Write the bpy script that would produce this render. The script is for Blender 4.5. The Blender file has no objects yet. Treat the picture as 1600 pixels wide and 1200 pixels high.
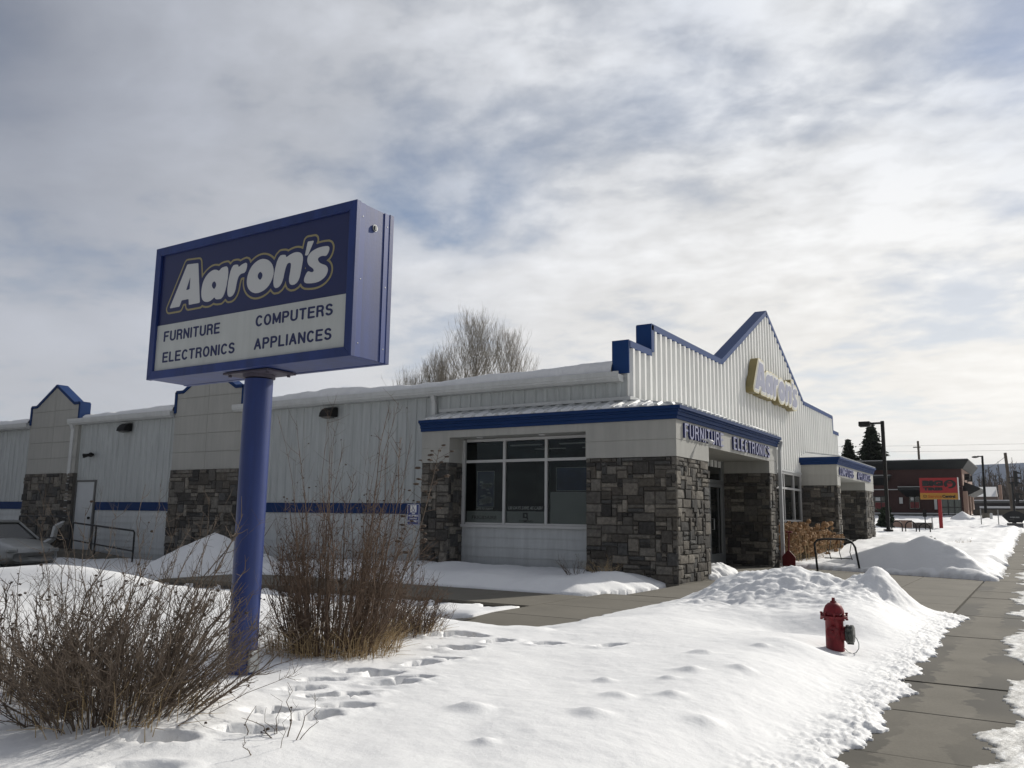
import bpy, math, random
import numpy as np
from mathutils import Vector, Matrix
R_ = math.radians
S = bpy.context.scene
# ------------------------------------------------------------------ camera
cam_d = bpy.data.cameras.new("camera"); cam = bpy.data.objects.new("camera", cam_d)
S.collection.objects.link(cam); S.camera = cam
yaw, pit, rol = -0.56090082, 0.15627565, 0.01288454
F = Vector((math.sin(yaw)*math.cos(pit), math.cos(yaw)*math.cos(pit), math.sin(pit)))
Rt = Vector((math.cos(yaw), -math.sin(yaw), 0)); Up = Rt.cross(F)
r2 = Rt*math.cos(rol)+Up*math.sin(rol); u2 = Up*math.cos(rol)-Rt*math.sin(rol)
cam.matrix_world = Matrix(((r2.x, u2.x, -F.x, 0), (r2.y, u2.y, -F.y, 0), (r2.z, u2.z, -F.z, 1.4), (0, 0, 0, 1)))
cam_d.sensor_width = 36; cam_d.lens = 36*1303.334/1600; cam_d.clip_start = .05; cam_d.clip_end = 12000
S.render.resolution_x = 1024; S.render.resolution_y = 768
# ------------------------------------------------------------------ world, sun, exposure
SUN_EL, SUN_AZ = R_(30), R_(17)        # azimuth measured from +Y towards +X
sd = Vector((math.sin(SUN_AZ)*math.cos(SUN_EL), math.cos(SUN_AZ)*math.cos(SUN_EL), math.sin(SUN_EL)))
W = bpy.data.worlds.new("World"); S.world = W; W.use_nodes = True
S.view_settings.view_transform = 'Standard'; S.view_settings.look = 'None'
S.view_settings.gamma = 1; S.view_settings.exposure = 0.32
S.render.engine = 'CYCLES'
nt = W.node_tree; nt.nodes.clear()
def N(t, ty, **k):
    n = t.nodes.new(ty)
    for a, v in k.items():
        if a == 'op': n.operation = v
        else: setattr(n, a, v)
    return n
def setin(n, d):
    for k, v in d.items(): n.inputs[k].default_value = v
def mth(t, op, a, b=None, c=None, clamp=False):
    n = t.nodes.new('ShaderNodeMath'); n.operation = op; n.use_clamp = clamp
    for i, x in enumerate((a, b, c)):
        if x is None: continue
        if isinstance(x, (int, float)): n.inputs[i].default_value = x
        else: t.links.new(x, n.inputs[i])
    return n.outputs[0]
def ramp(t, fac, stops, interp='LINEAR'):
    n = t.nodes.new('ShaderNodeValToRGB'); n.color_ramp.interpolation = interp
    el = n.color_ramp.elements
    while len(el) < len(stops): el.new(.5)
    for e, (p, c) in zip(el, stops):
        e.position = p; e.color = (c[0], c[1], c[2], 1) if not isinstance(c, (int, float)) else (c, c, c, 1)
    t.links.new(fac, n.inputs[0]); return n.outputs[0]
def mixc(t, fac, a, b, mode='MIX'):
    n = t.nodes.new('ShaderNodeMix'); n.data_type = 'RGBA'; n.blend_type = mode
    for i, x in ((0, fac), (6, a), (7, b)):
        if isinstance(x, (int, float)): n.inputs[i].default_value = x
        elif isinstance(x, (tuple, list)): n.inputs[i].default_value = (*x, 1)
        else: t.links.new(x, n.inputs[i])
    return n.outputs[2]
def noise(t, vec, scale, detail=6, rough=.55, dist=0.0):
    n = t.nodes.new('ShaderNodeTexNoise'); setin(n, {'Scale': scale, 'Detail': detail, 'Roughness': rough, 'Distortion': dist})
    if vec is not None: t.links.new(vec, n.inputs['Vector'])
    return n.outputs['Fac']
sky = N(nt, 'ShaderNodeTexSky', sky_type='NISHITA', sun_disc=False, sun_elevation=SUN_EL, sun_rotation=SUN_AZ, altitude=2000, air_density=1.0, dust_density=1.0)
bg1 = N(nt, 'ShaderNodeBackground'); bg1.inputs[1].default_value = .075; nt.links.new(sky.outputs[0], bg1.inputs[0])
tc = N(nt, 'ShaderNodeTexCoord'); sx = N(nt, 'ShaderNodeSeparateXYZ'); nt.links.new(tc.outputs['Generated'], sx.inputs[0])
X, Y, Z = sx.outputs
den = mth(nt, 'ADD', mth(nt, 'MAXIMUM', Z, 0.0), .16)
cb = N(nt, 'ShaderNodeCombineXYZ'); nt.links.new(mth(nt, 'DIVIDE', X, den), cb.inputs[0]); nt.links.new(mth(nt, 'DIVIDE', Y, den), cb.inputs[1])
P = cb.outputs[0]
mp = N(nt, 'ShaderNodeMapping'); setin(mp, {'Location': (3.1, 1.7, 0), 'Rotation': (0, 0, R_(-35)), 'Scale': (1.0, 1.2, 1)}); nt.links.new(P, mp.inputs[0])
Pm = mp.outputs[0]
n1 = noise(nt, Pm, .50, 4, .48, .25)      # large cloud masses
n2 = noise(nt, Pm, 1.35, 8, .54, .4)     # wisps
n3 = noise(nt, Pm, 7.5, 5, .55, .15)      # mottled ripples
def ddot(v):
    d = N(nt, 'ShaderNodeVectorMath', operation='DOT_PRODUCT'); nt.links.new(tc.outputs['Generated'], d.inputs[0]); d.inputs[1].default_value = Vector(v).normalized(); return d.outputs['Value']
ds = ddot(sd)
glow = mth(nt, 'POWER', mth(nt, 'MAXIMUM', ds, 0.0), 4.0)
base = ramp(nt, ds, [(.30, (.262, .282, .335)), (.48, (.345, .364, .410)), (.72, (.50, .515, .545)), (.97, (.52, .53, .545))])
rip = ramp(nt, ds, [(.40, .03), (.85, .34)])
tex = mth(nt, 'ADD', mth(nt, 'MULTIPLY', mth(nt, 'SUBTRACT', n3, .5), rip), mth(nt, 'ADD', mth(nt, 'MULTIPLY', n1, .60), mth(nt, 'MULTIPLY', n2, .40)))
mod = ramp(nt, tex, [(.38, .74), (.49, 1.0), (.61, 1.42)])
ccol = mixc(nt, 1.0, base, mod, 'MULTIPLY')
lowz = ramp(nt, Z, [(0.0, 1.0), (.16, .75), (.42, 0.0)])
lowc = mixc(nt, ramp(nt, ds, [(.35, 0.0), (.85, 1.0)]), (.48, .495, .53), (.97, .935, .87))
ccol = mixc(nt, mth(nt, 'MULTIPLY', lowz, .85), ccol, lowc)
# thin places where the blue of the sky shows through
hole = ramp(nt, mth(nt, 'ADD', mth(nt, 'MULTIPLY', n2, .7), mth(nt, 'MULTIPLY', n3, .3)), [(.38, 1.0), (.50, 0.0)])
def spot(v, tight): return mth(nt, 'POWER', mth(nt, 'MAXIMUM', ddot(v), 0.0), tight)
sp_ = mth(nt, 'ADD', mth(nt, 'ADD', mth(nt, 'MULTIPLY', spot((-.862, .316, .395), 90), .9), mth(nt, 'MULTIPLY', spot((-.570, .735, .367), 160), .75)), mth(nt, 'ADD', mth(nt, 'MULTIPLY', spot((-.28, .80, .53), 250), .6), mth(nt, 'MULTIPLY', spot((.02, .90, .43), 160), .6)), clamp=True)
sp_ = mth(nt, 'MULTIPLY', sp_, ramp(nt, n2, [(.35, 1.0), (.62, .15)]))
gap = mth(nt, 'ADD', mth(nt, 'MULTIPLY', hole, .40), sp_, clamp=True)
cover = mth(nt, 'SUBTRACT', 1.0, mth(nt, 'MULTIPLY', gap, .80))
bgc = N(nt, 'ShaderNodeBackground'); nt.links.new(ccol, bgc.inputs[0])
back = ramp(nt, mth(nt, 'MULTIPLY_ADD', Y, .5, .5), [(.22, .50), (.62, 1.0)])  # unseen clouds behind the camera dimmed to deepen shade on the walls
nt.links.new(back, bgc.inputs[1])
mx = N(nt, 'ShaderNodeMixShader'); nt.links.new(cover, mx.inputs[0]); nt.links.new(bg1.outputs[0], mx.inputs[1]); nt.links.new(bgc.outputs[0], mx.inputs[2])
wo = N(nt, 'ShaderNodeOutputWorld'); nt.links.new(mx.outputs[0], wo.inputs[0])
sl = bpy.data.lights.new("sun", 'SUN'); sl.energy = 3.15; sl.angle = R_(1.2); sl.color = (1, .955, .875)
so = bpy.data.objects.new("sun", sl); S.collection.objects.link(so)
so.rotation_euler = sd.to_track_quat('Z', 'Y').to_euler(); so.location = (20, 60, 40)

# ------------------------------------------------------------------ materials
MATS = {}
def mat(name, col, rough=.6, var=.12, vscale=3.0, bump=0.0, bscale=30.0, metal=0.0, spec=.5, coat=0.0, attr=None, alpha=None, streak=0.0):
    if name in MATS: return MATS[name]
    m = bpy.data.materials.new(name); m.use_nodes = True; t = m.node_tree
    b = t.nodes['Principled BSDF']; setin(b, {'Roughness': rough, 'Metallic': metal, 'Specular IOR Level': spec, 'Coat Weight': coat})
    c = N(t, 'ShaderNodeTexCoord').outputs['Object']
    f = noise(t, c, vscale, 6, .6)
    lo = tuple(x*(1-var) for x in col); hi = tuple(min(1, x*(1+var)) for x in col)
    out = ramp(t, f, [(.3, lo), (.7, hi)])
    if attr:
        a = N(t, 'ShaderNodeAttribute', attribute_name=attr)
        out = mixc(t, 1.0, a.outputs['Color'], ramp(t, noise(t, c, vscale*6, 6, .7), [(.3, 1-var*2.2), (.7, 1+var*1.3)]), 'MULTIPLY')
    if streak:
        mp = N(t, 'ShaderNodeMapping'); setin(mp, {'Scale': (4, 4, .35)}); t.links.new(c, mp.inputs[0])
        g = ramp(t, noise(t, mp.outputs[0], 2.0, 6, .7), [(.35, 1-streak), (.6, 1.0)])
        out = mixc(t, 1.0, out, g, 'MULTIPLY')
    t.links.new(out, b.inputs['Base Color'])
    if bump:
        bn = N(t, 'ShaderNodeBump'); setin(bn, {'Strength': .6, 'Distance': bump})
        t.links.new(noise(t, c, bscale, 6, .6), bn.inputs['Height']); t.links.new(bn.outputs[0], b.inputs['Normal'])
    MATS[name] = m; return m
def emis(m, col, s):
    b = m.node_tree.nodes['Principled BSDF']; b.inputs['Emission Color'].default_value = (*col, 1); b.inputs['Emission Strength'].default_value = s; return m
M = {}
M['panel'] = mat('white_panel_shaded', (.465, .49, .485), .5, .05, .7, 0, streak=.20)  # same white metal as the front, side wall shade darkened into the colour
M['panel_front'] = mat('white_corrugated_sunlit', (.80, .80, .77), .5, .05, .6, 0, streak=.08)  # same white metal as the side, sunlight on the gable lightened into it
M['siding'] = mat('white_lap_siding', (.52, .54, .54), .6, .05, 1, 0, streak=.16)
M['cream'] = mat('cream_stucco', (.40, .395, .365), .85, .05, .8, .002, 160, streak=.11)
M['trim'] = mat('white_trim', (.56, .57, .56), .5, .06, 1.5, 0, streak=.08)
M['blue'] = mat('blue_trim', (.009, .034, .120), .6, .08, 1.2, 0, spec=.15)
M['blue_pale'] = mat('blue_sunlit_trim', (.014, .048, .16), .6, .08, 1.2, 0, spec=.12)  # paler copy of the blue trim, sun on the parapet put into the colour
M['signblue'] = mat('sign_blue_paint', (.010, .031, .155), .45, .12, 2.0, .0008, 60, coat=.05, streak=.28)
M['panelnavy'] = mat('navy_acrylic', (.009, .015, .075), .35, .06, 2, 0, coat=.1)
M['panelwhite'] = mat('white_acrylic', (.47, .49, .475), .35, .05, 2.5, 0, streak=.10)
M['logowhite'] = mat('logo_white_acrylic', (.52, .53, .53), .35, .03, 3, 0)
M['gold'] = mat('gold_outline', (.27, .235, .115), .4, .06, 3, 0)
M['textnavy'] = mat('navy_lettering', (.012, .018, .08), .5, .05, 3, 0)
M['mortar'] = mat('mortar', (.11, .102, .09), .95, .1, 6, .004, 60)
M['stone'] = mat('ashlar_stone', (.2, .2, .2), .9, .24, 2.2, .022, 22, attr='tone', spec=.3)
M['glass'] = mat('dark_window_glass', (.010, .012, .012), .04, .05, 1, 0, spec=.5)
M['frame'] = mat('white_window_frame', (.50, .50, .49), .4, .05, 3, 0)
M['alum'] = mat('aluminium_frame', (.30, .31, .31), .35, .06, 3, 0, metal=.6)
M['concrete'] = mat('concrete', (.150, .138, .113), .9, .12, .9, .002, 120, spec=.3)
M['darkmetal'] = mat('dark_bronze_metal', (.010, .010, .010), .6, .2, 4, 0, spec=.25)
M['galv'] = mat('galvanised_steel', (.30, .31, .31), .4, .1, 5, 0, metal=.7)
M['asphalt'] = mat('asphalt', (.055, .053, .05), .9, .25, 2, .006, 90, spec=.3)
M['ground'] = mat('frozen_ground', (.33, .33, .34), .9, .3, .12, 0)
M['red'] = mat('red_hydrant_paint', (.16, .008, .013), .55, .38, 14, .002, 60, spec=.4)
M['redpaint'] = mat('red_painted_wood', (.17, .018, .02), .55, .12, 6, 0)
M['storz'] = mat('oxidised_black_cap', (.05, .055, .05), .42, .35, 22, .0015, 80, metal=.5)
M['bark'] = mat('aspen_bark', (.27, .245, .205), .9, .2, 2, 0)
M['twig1'] = mat('brown_twigs', (.125, .098, .076), .8, .35, 7, 0, spec=.2)
M['twig2'] = mat('reddish_twigs', (.125, .088, .064), .8, .35, 7, 0, spec=.2)
M['seed'] = mat('dry_seed_heads', (.06, .042, .030), .9, .3, 9, 0)
M['tan'] = mat('dry_tan_grass', (.34, .25, .135), .85, .25, 6, 0)
M['hydr'] = mat('dry_hydrangea_heads', (.27, .165, .085), .95, .3, 5, .01, 50)
M['needle'] = mat('dark_conifer_needles', (.020, .032, .017), .9, .4, 1.5, 0)
M['brick'] = mat('dark_red_brick', (.062, .032, .029), .9, .14, 1.0, .01, 14, streak=.1)
M['bricktan'] = mat('tan_brick', (.34, .23, .18), .9, .1, 1.5, 0)
M['black'] = mat('black_metal', (.014, .016, .017), .55, .15, 2, 0)
M['blackplastic'] = mat('black_rubber', (.02, .02, .02), .8, .15, 5, 0)
M['wood'] = mat('weathered_wood', (.10, .085, .07), .9, .2, 2, 0)
M['bigred'] = mat('red_sign_face', (.30, .018, .022), .5, .08, 1, 0)
M['amber'] = mat('amber_sign_face', (.40, .20, .03), .5, .08, 1, 0)
M['carpaint'] = mat('pale_car_paint', (.25, .255, .25), .35, .08, 1, 0, coat=.4)
M['white'] = mat('white_paint', (.7, .7, .7), .5, .04, 3, 0)
M['gray'] = mat('grey_paint', (.13, .13, .125), .6, .1, 2, 0)
M['postergray'] = mat('pale_window_panel', (.46, .48, .47), .6, .05, 2, 0)
M['poster'] = mat('navy_window_poster', (.03, .05, .12), .5, .3, 3, 0)
M['woods'] = mat('bare_woodland', (.085, .07, .062), .95, .3, .35, 0)
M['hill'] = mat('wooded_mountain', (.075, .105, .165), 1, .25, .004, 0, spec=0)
M['ice'] = None
def snow_mat(name, dirt=0.0, ice=False):
    m = bpy.data.materials.new(name); m.use_nodes = True; t = m.node_tree; b = t.nodes['Principled BSDF']
    c = N(t, 'ShaderNodeTexCoord').outputs['Object']
    if ice:
        mp = N(t, 'ShaderNodeMapping'); setin(mp, {'Scale': (2.5, 1, 1)}); t.links.new(c, mp.inputs[0])
        col = ramp(t, noise(t, mp.outputs[0], 5, 9, .75, .5), [(.38, (.30, .29, .265)), (.52, (.55, .54, .51)), (.64, (.80, .80, .79))])
        setin(b, {'Roughness': .45, 'Specular IOR Level': .5})
    else:
        col = ramp(t, noise(t, c, 1.2, 6, .6), [(.3, (.80-dirt, .80-dirt, .80-dirt)), (.7, (.86-dirt, .86-dirt, .855-dirt))])
        sp = ramp(t, noise(t, c, 42, 3, .85), [(.70, 0.0), (.77, 1.0)])
        sp2 = ramp(t, noise(t, c, .9, 2, .5), [(.5, 0.0), (.62, .35)])
        col = mixc(t, mth(t, 'MULTIPLY', sp, sp2), col, (.30, .26, .21))
        setin(b, {'Roughness': .7, 'Specular IOR Level': .25})
    t.links.new(col, b.inputs['Base Color'])
    b1 = N(t, 'ShaderNodeBump'); setin(b1, {'Strength': .7, 'Distance': .010 if not ice else .012}); t.links.new(noise(t, c, 14 if not ice else 26, 8, .62), b1.inputs['Height'])
    b2 = N(t, 'ShaderNodeBump'); setin(b2, {'Strength': .5, 'Distance': .003}); t.links.new(noise(t, c, 160, 3, .7), b2.inputs['Height'])
    t.links.new(b1.outputs[0], b2.inputs['Normal']); t.links.new(b2.outputs[0], b.inputs['Normal'])
    return m
M['snow'] = snow_mat('snow'); M['snowroof'] = snow_mat('roof_snow', .04); M['ice'] = snow_mat('trodden_ice', 0, True)
def sidewalk_mat():
    m = bpy.data.materials.new('sidewalk_concrete'); m.use_nodes = True; t = m.node_tree; b = t.nodes['Principled BSDF']
    setin(b, {'Specular IOR Level': .2})
    c = N(t, 'ShaderNodeTexCoord').outputs['Object']
    base = ramp(t, noise(t, c, 1.3, 8, .65), [(.3, (.140, .129, .106)), (.7, (.195, .180, .150))])
    fine = ramp(t, noise(t, c, 45, 5, .7), [(.3, .86), (.7, 1.1)])
    base = mixc(t, 1.0, base, fine, 'MULTIPLY')
    # meltwater: wet darker concrete beside the snow (x near -1) and the ice (x near -.45)
    s = N(t, 'ShaderNodeSeparateXYZ'); t.links.new(c, s.inputs[0])
    d = mth(t, 'ABSOLUTE', mth(t, 'ADD', s.outputs[0], .74))
    w = mth(t, 'ADD', d, mth(t, 'MULTIPLY', noise(t, c, 3.2, 5, .6), .55))
    wet = mth(t, 'MULTIPLY', ramp(t, w, [(.44, 0.0), (.47, 1.0)]), ramp(t, noise(t, c, .45, 2, .5), [(.42, .25), (.55, 1.0)]))
    lim = ramp(t, mth(t, 'MULTIPLY', s.outputs[0], -1.0), [(.0, 1.0), (.99, 1.0), (1.0, 1.0)])
    col = mixc(t, mth(t, 'MULTIPLY', wet, .9), base, (.050, .046, .037))
    t.links.new(col, b.inputs['Base Color'])
    t.links.new(mth(t, 'MULTIPLY_ADD', wet, -.12, .92), b.inputs['Roughness'])
    bn = N(t, 'ShaderNodeBump'); setin(bn, {'Strength': .5, 'Distance': .002}); t.links.new(noise(t, c, 110, 5, .7), bn.inputs['Height']); t.links.new(bn.outputs[0], b.inputs['Normal'])
    return m
M['sidewalk'] = sidewalk_mat()

# ------------------------------------------------------------------ helpers
class MB:
    def __init__(s): s.v = []; s.f = []; s.c = []; s.smooth = False
    def add(s, vs, fs, tone=None):
        k = len(s.v); s.v.extend([tuple(p) for p in vs]); s.f.extend([tuple(i+k for i in f) for f in fs])
        if tone is not None: s.c.extend([tone]*len(vs))
        return s
    def box(s, x0, x1, y0, y1, z0, z1, tone=None):
        vs = [(x, y, z) for x in (x0, x1) for y in (y0, y1) for z in (z0, z1)]
        return s.add(vs, [(0, 1, 3, 2), (4, 6, 7, 5), (0, 4, 5, 1), (2, 3, 7, 6), (0, 2, 6, 4), (1, 5, 7, 3)], tone)
    def prism(s, poly, fn, a, b):          # fn(u, v, w) -> xyz
        n = len(poly); vs = [fn(u, v, a) for u, v in poly]+[fn(u, v, b) for u, v in poly]
        return s.add(vs, [tuple(range(n))[::-1], tuple(range(n, 2*n))]+[(i, (i+1) % n, n+(i+1) % n, n+i) for i in range(n)])
    def tube(s, pts, rad, n=8, cap=True):
        pts = [Vector(p) for p in pts]; k = len(pts)
        if isinstance(rad, (int, float)): rad = [rad]*k
        vs = []
        t0 = (pts[1]-pts[0]).normalized(); a = t0.orthogonal().normalized()
        for i, p in enumerate(pts):
            t = (pts[min(i+1, k-1)]-pts[max(i-1, 0)]).normalized()
            a = (a-t*a.dot(t)).normalized(); b = t.cross(a)
            for j in range(n):
                an = 2*math.pi*j/n; vs.append(p+(a*math.cos(an)+b*math.sin(an))*rad[i])
        fs = [(i*n+j, i*n+(j+1) % n, (i+1)*n+(j+1) % n, (i+1)*n+j) for i in range(k-1) for j in range(n)]
        if cap: fs += [tuple(range(n))[::-1], tuple(range((k-1)*n, k*n))]
        return s.add(vs, fs)
    def lathe(s, prof, c, n=24, axis='z'):
        vs = []
        for r, h in prof:
            for j in range(n):
                a = 2*math.pi*j/n
                p = (r*math.cos(a), r*math.sin(a), h) if axis == 'z' else (h, r*math.cos(a), r*math.sin(a))
                vs.append((c[0]+p[0], c[1]+p[1], c[2]+p[2]))
        k = len(prof)
        return s.add(vs, [(i*n+j, i*n+(j+1) % n, (i+1)*n+(j+1) % n, (i+1)*n+j) for i in range(k-1) for j in range(n)]+[tuple(range(n))[::-1], tuple(range((k-1)*n, k*n))])
    def blob(s, c, r, seed=0, sq=(1, 1, 1), amp=.25):
        rg = random.Random(seed); n, m = 7, 5; vs = [(c[0], c[1], c[2]-r*sq[2])]
        for i in range(1, m):
            th = math.pi*i/m
            for j in range(n):
                q = r*(1+rg.uniform(-amp, amp)); a = 2*math.pi*j/n
                vs.append((c[0]+q*sq[0]*math.sin(th)*math.cos(a), c[1]+q*sq[1]*math.sin(th)*math.sin(a), c[2]-q*sq[2]*math.cos(th)))
        vs.append((c[0], c[1], c[2]+r*sq[2])); L = len(vs)-1
        fs = [(0, 1+(j+1) % n, 1+j) for j in range(n)]+[(L, L-n+j, L-n+(j+1) % n) for j in range(n)]
        fs += [(1+i*n+j, 1+i*n+(j+1) % n, 1+(i+1)*n+(j+1) % n, 1+(i+1)*n+j) for i in range(m-2) for j in range(n)]
        return s.add(vs, fs)
    def build(s, name, m, parent=None, smooth=False, bevel=0.0, label=None, cat=None, group=None, kind=None, loc=None):
        o0 = Vector((0, 0, 0)); p = parent
        while p is not None: o0 += Vector(p.location); p = p.parent
        if loc is not None: o0 = Vector(loc)
        me = bpy.data.meshes.new(name); me.from_pydata([(x-o0.x, y-o0.y, z-o0.z) for x, y, z in s.v], [], s.f)
        if s.c:
            ca = me.color_attributes.new('tone', 'FLOAT_COLOR', 'POINT')
            ca.data.foreach_set('color', np.array([(*c, 1) for c in s.c], dtype=np.float32).ravel())
        me.validate(); me.materials.append(M[m] if isinstance(m, str) else m)
        if smooth: me.polygons.foreach_set('use_smooth', [True]*len(me.polygons))
        me.update()
        o = bpy.data.objects.new(name, me); S.collection.objects.link(o)
        if parent is not None: o.parent = parent
        elif loc is not None: o.location = loc
        if bevel:
            bv = o.modifiers.new('bevel', 'BEVEL'); bv.width = bevel; bv.segments = 2; bv.limit_method = 'ANGLE'
        if smooth == 'auto':
            me.polygons.foreach_set('use_smooth', [True]*len(me.polygons)); me.set_sharp_from_angle(angle=R_(35))
        tag(o, label, cat, group, kind); return o
def tag(o, label=None, cat=None, group=None, kind=None):
    if label: o['label'] = label
    if cat: o['category'] = cat
    if group: o['group'] = group
    if kind: o['kind'] = kind
    return o
def thing(name, loc, label, cat, group=None):
    o = bpy.data.objects.new(name, None); S.collection.objects.link(o); o.location = loc; o.empty_display_size = .3
    return tag(o, label, cat, group)
def copy_tree(o, loc=None, parent=None, rz=None, label=None):
    c = o.copy(); S.collection.objects.link(c); c.parent = parent
    if loc is not None: c.location = loc
    if rz is not None: c.rotation_euler[2] = rz
    if label: c['label'] = label
    for ch in list(o.children): copy_tree(ch, parent=c)
    return c
# numpy noise
def _h(ix, iy, s):
    n = (ix.astype(np.int64)*374761393+iy.astype(np.int64)*668265263+s*974634777) & 0xffffffff
    n = ((n ^ (n >> 13))*1274126177) & 0xffffffff
    return ((n ^ (n >> 16)) & 0xffff)/65535.0
def vn(x, y, s=0):
    ix, iy = np.floor(x), np.floor(y); fx, fy = x-ix, y-iy
    fx = fx*fx*fx*(fx*(fx*6-15)+10); fy = fy*fy*fy*(fy*(fy*6-15)+10)
    a, b, c, d = _h(ix, iy, s), _h(ix+1, iy, s), _h(ix, iy+1, s), _h(ix+1, iy+1, s)
    return (a*(1-fx)+b*fx)*(1-fy)+(c*(1-fx)+d*fx)*fy-.5
def fbm(x, y, o=4, s=0, g=.5):
    r = 0; a = 1.0
    for i in range(o): r = r+a*vn(x*2**i+i*7.3, y*2**i-i*3.1, s+i); a *= g
    return r
def sst(a, b, x): t = np.clip((x-a)/(b-a), 0, 1); return t*t*(3-2*t)
def gau(x, y, cx, cy, sx_, sy_): return np.exp(-((x-cx)/sx_)**2-((y-cy)/sy_)**2)
def terr(x, y):                       # bare ground level
    z = .034*np.clip(y-28, 0, 52)
    lot = sst(-6.6, -7.6, x)*sst(11.62, 11.4, y)+sst(-15.6, -17.5, x)*sst(18.6, 18.2, y)*sst(11.4, 11.62, y)
    z = z+np.clip(lot, 0, 1)*(-.10-np.clip((-x-9)*.02, 0, .30))*sst(26, 19, y)
    return z
def grid(xs, ys, fn, name, m, present=None, **k):
    Xg, Yg = np.meshgrid(xs, ys, indexing='ij'); Zg = fn(Xg, Yg); nx, ny = Xg.shape
    V = np.stack([Xg, Yg, Zg], -1).reshape(-1, 3)
    idx = np.arange(nx*ny).reshape(nx, ny)
    q = np.stack([idx[:-1, :-1], idx[1:, :-1], idx[1:, 1:], idx[:-1, 1:]], -1).reshape(-1, 4)
    if present is not None:
        pr = present(Xg, Yg, Zg).reshape(-1); q = q[pr[q].any(1)]
        used = np.unique(q); rm = -np.ones(nx*ny, int); rm[used] = np.arange(len(used)); V = V[used]; q = rm[q]
    me = bpy.data.meshes.new(name); me.vertices.add(len(V)); me.vertices.foreach_set('co', V.astype(np.float32).ravel())
    me.loops.add(len(q)*4); me.polygons.add(len(q)); me.loops.foreach_set('vertex_index', q.astype(np.int32).ravel())
    me.polygons.foreach_set('loop_start', np.arange(len(q), dtype=np.int32)*4); me.polygons.foreach_set('use_smooth', np.ones(len(q), bool))
    me.update(calc_edges=True); me.validate(); me.materials.append(M[m])
    o = bpy.data.objects.new(name, me); S.collection.objects.link(o); tag(o, **k); return o
def lines(pts):                        # [(x, spacing), ...] -> variable grid lines
    out = [pts[0][0]]
    for (a, sa), (b, sb) in zip(pts[:-1], pts[1:]):
        x = a
        while x < b-1e-6:
            t = (x-a)/(b-a); x = x+(sa*(1-t)+sb*t); out.append(min(x, b))
    return np.unique(np.array(out))
# flat text -> triangulated mesh pieces (list of (u, v), faces) using Blender's built-in font
def text_geo(txt, size, off=0.0, shear=0.0, spacing=1.0, res=3):
    cu = bpy.data.curves.new('t', 'FONT'); cu.body = txt; cu.size = size; cu.offset = off; cu.shear = shear; cu.space_character = spacing; cu.resolution_u = res
    o = bpy.data.objects.new('t', cu); S.collection.objects.link(o)
    dg = bpy.context.evaluated_depsgraph_get(); me = bpy.data.meshes.new_from_object(o.evaluated_get(dg))
    vs = [(v.co.x, v.co.y) for v in me.vertices]; fs = [tuple(p.vertices) for p in me.polygons]
    bpy.data.objects.remove(o); bpy.data.curves.remove(cu); bpy.data.meshes.remove(me)
    return vs, fs
def fit(vs, u0, u1, v0, v1):
    a = np.array(vs); mn, mx_ = a.min(0), a.max(0)
    return [((x-mn[0])/(mx_[0]-mn[0])*(u1-u0)+u0, (y-mn[1])/(mx_[1]-mn[1])*(v1-v0)+v0) for x, y in vs]
def solid(mb, vs, fs, fn, w0, w1):     # extrude a flat face set between depths w0 (hidden) and w1 (front)
    n = len(vs); cnt = {}
    for f in fs:
        for a, b in zip(f, f[1:]+f[:1]): cnt[(a, b)] = cnt.get((a, b), 0)+1
    sides = [(a, b) for (a, b) in cnt if (b, a) not in cnt]
    mb.add([fn(u, v, w1) for u, v in vs]+[fn(u, v, w0) for u, v in vs], list(fs)+[(b, a, a+n, b+n) for a, b in sides])
# ---- logo glyphs as outlines; a distance field gives the white face and its coloured rings
G = {'A': [(-.751, .493), (-.605, .483), (-.546, .128), (-.691, .128), (-.699, .18), (-.791, .18), (-.815, .128), (-.949, .128)],
 'a': [(-.197, .398), (-.299, .4), (-.328, .369), (-.354, .388), (-.411, .395), (-.481, .363), (-.525, .311), (-.541, .236), (-.531, .168), (-.497, .131), (-.439, .121), (-.392, .134), (-.362, .157), (-.351, .128), (-.237, .128)],
 'r': [(-.185, .396), (-.091, .396), (-.094, .364), (-.048, .389), (.021, .397), (.003, .307), (-.056, .31), (-.092, .28), (-.116, .13), (-.222, .13)],
 'o': [(.163, .4), (.245, .386), (.307, .34), (.334, .274), (.318, .203), (.265, .143), (.187, .117), (.113, .121), (.046, .162), (.018, .224), (.029, .297), (.076, .365)],
 'n': [(.361, .394), (.461, .39), (.456, .361), (.504, .383), (.566, .393), (.622, .379), (.65, .339), (.643, .279), (.613, .131), (.495, .131), (.524, .297), (.509, .318), (.466, .311), (.429, .131), (.317, .131)],
 'q': [(.689, .455), (.757, .452), (.700, .345), (.665, .345)],
 's': [(.932, .382), (.903, .304), (.85, .317), (.81, .309), (.805, .289), (.834, .258), (.901, .235), (.922, .197), (.9, .15), (.843, .119), (.764, .112), (.653, .13), (.700, .226), (.744, .201), (.773, .207), (.762, .23), (.706, .264), (.688, .318), (.719, .363), (.785, .385), (.852, .390)]}
GC = {'Ac': [(-.697, .375), (-.695, .266), (-.742, .263)], 'ao': [(-.417, .263), (-.384, .299), (-.345, .261), (-.373, .214)], 'oo': [(.138, .26), (.172, .299), (.211, .261), (.181, .214)]}
def chaikin(p, n=2):
    for _ in range(n):
        q = []
        for a, b in zip(p, p[1:]+p[:1]):
            q += [(a[0]*.75+b[0]*.25, a[1]*.75+b[1]*.25), (a[0]*.25+b[0]*.75, a[1]*.25+b[1]*.75)]
        p = q
    return p
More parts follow.
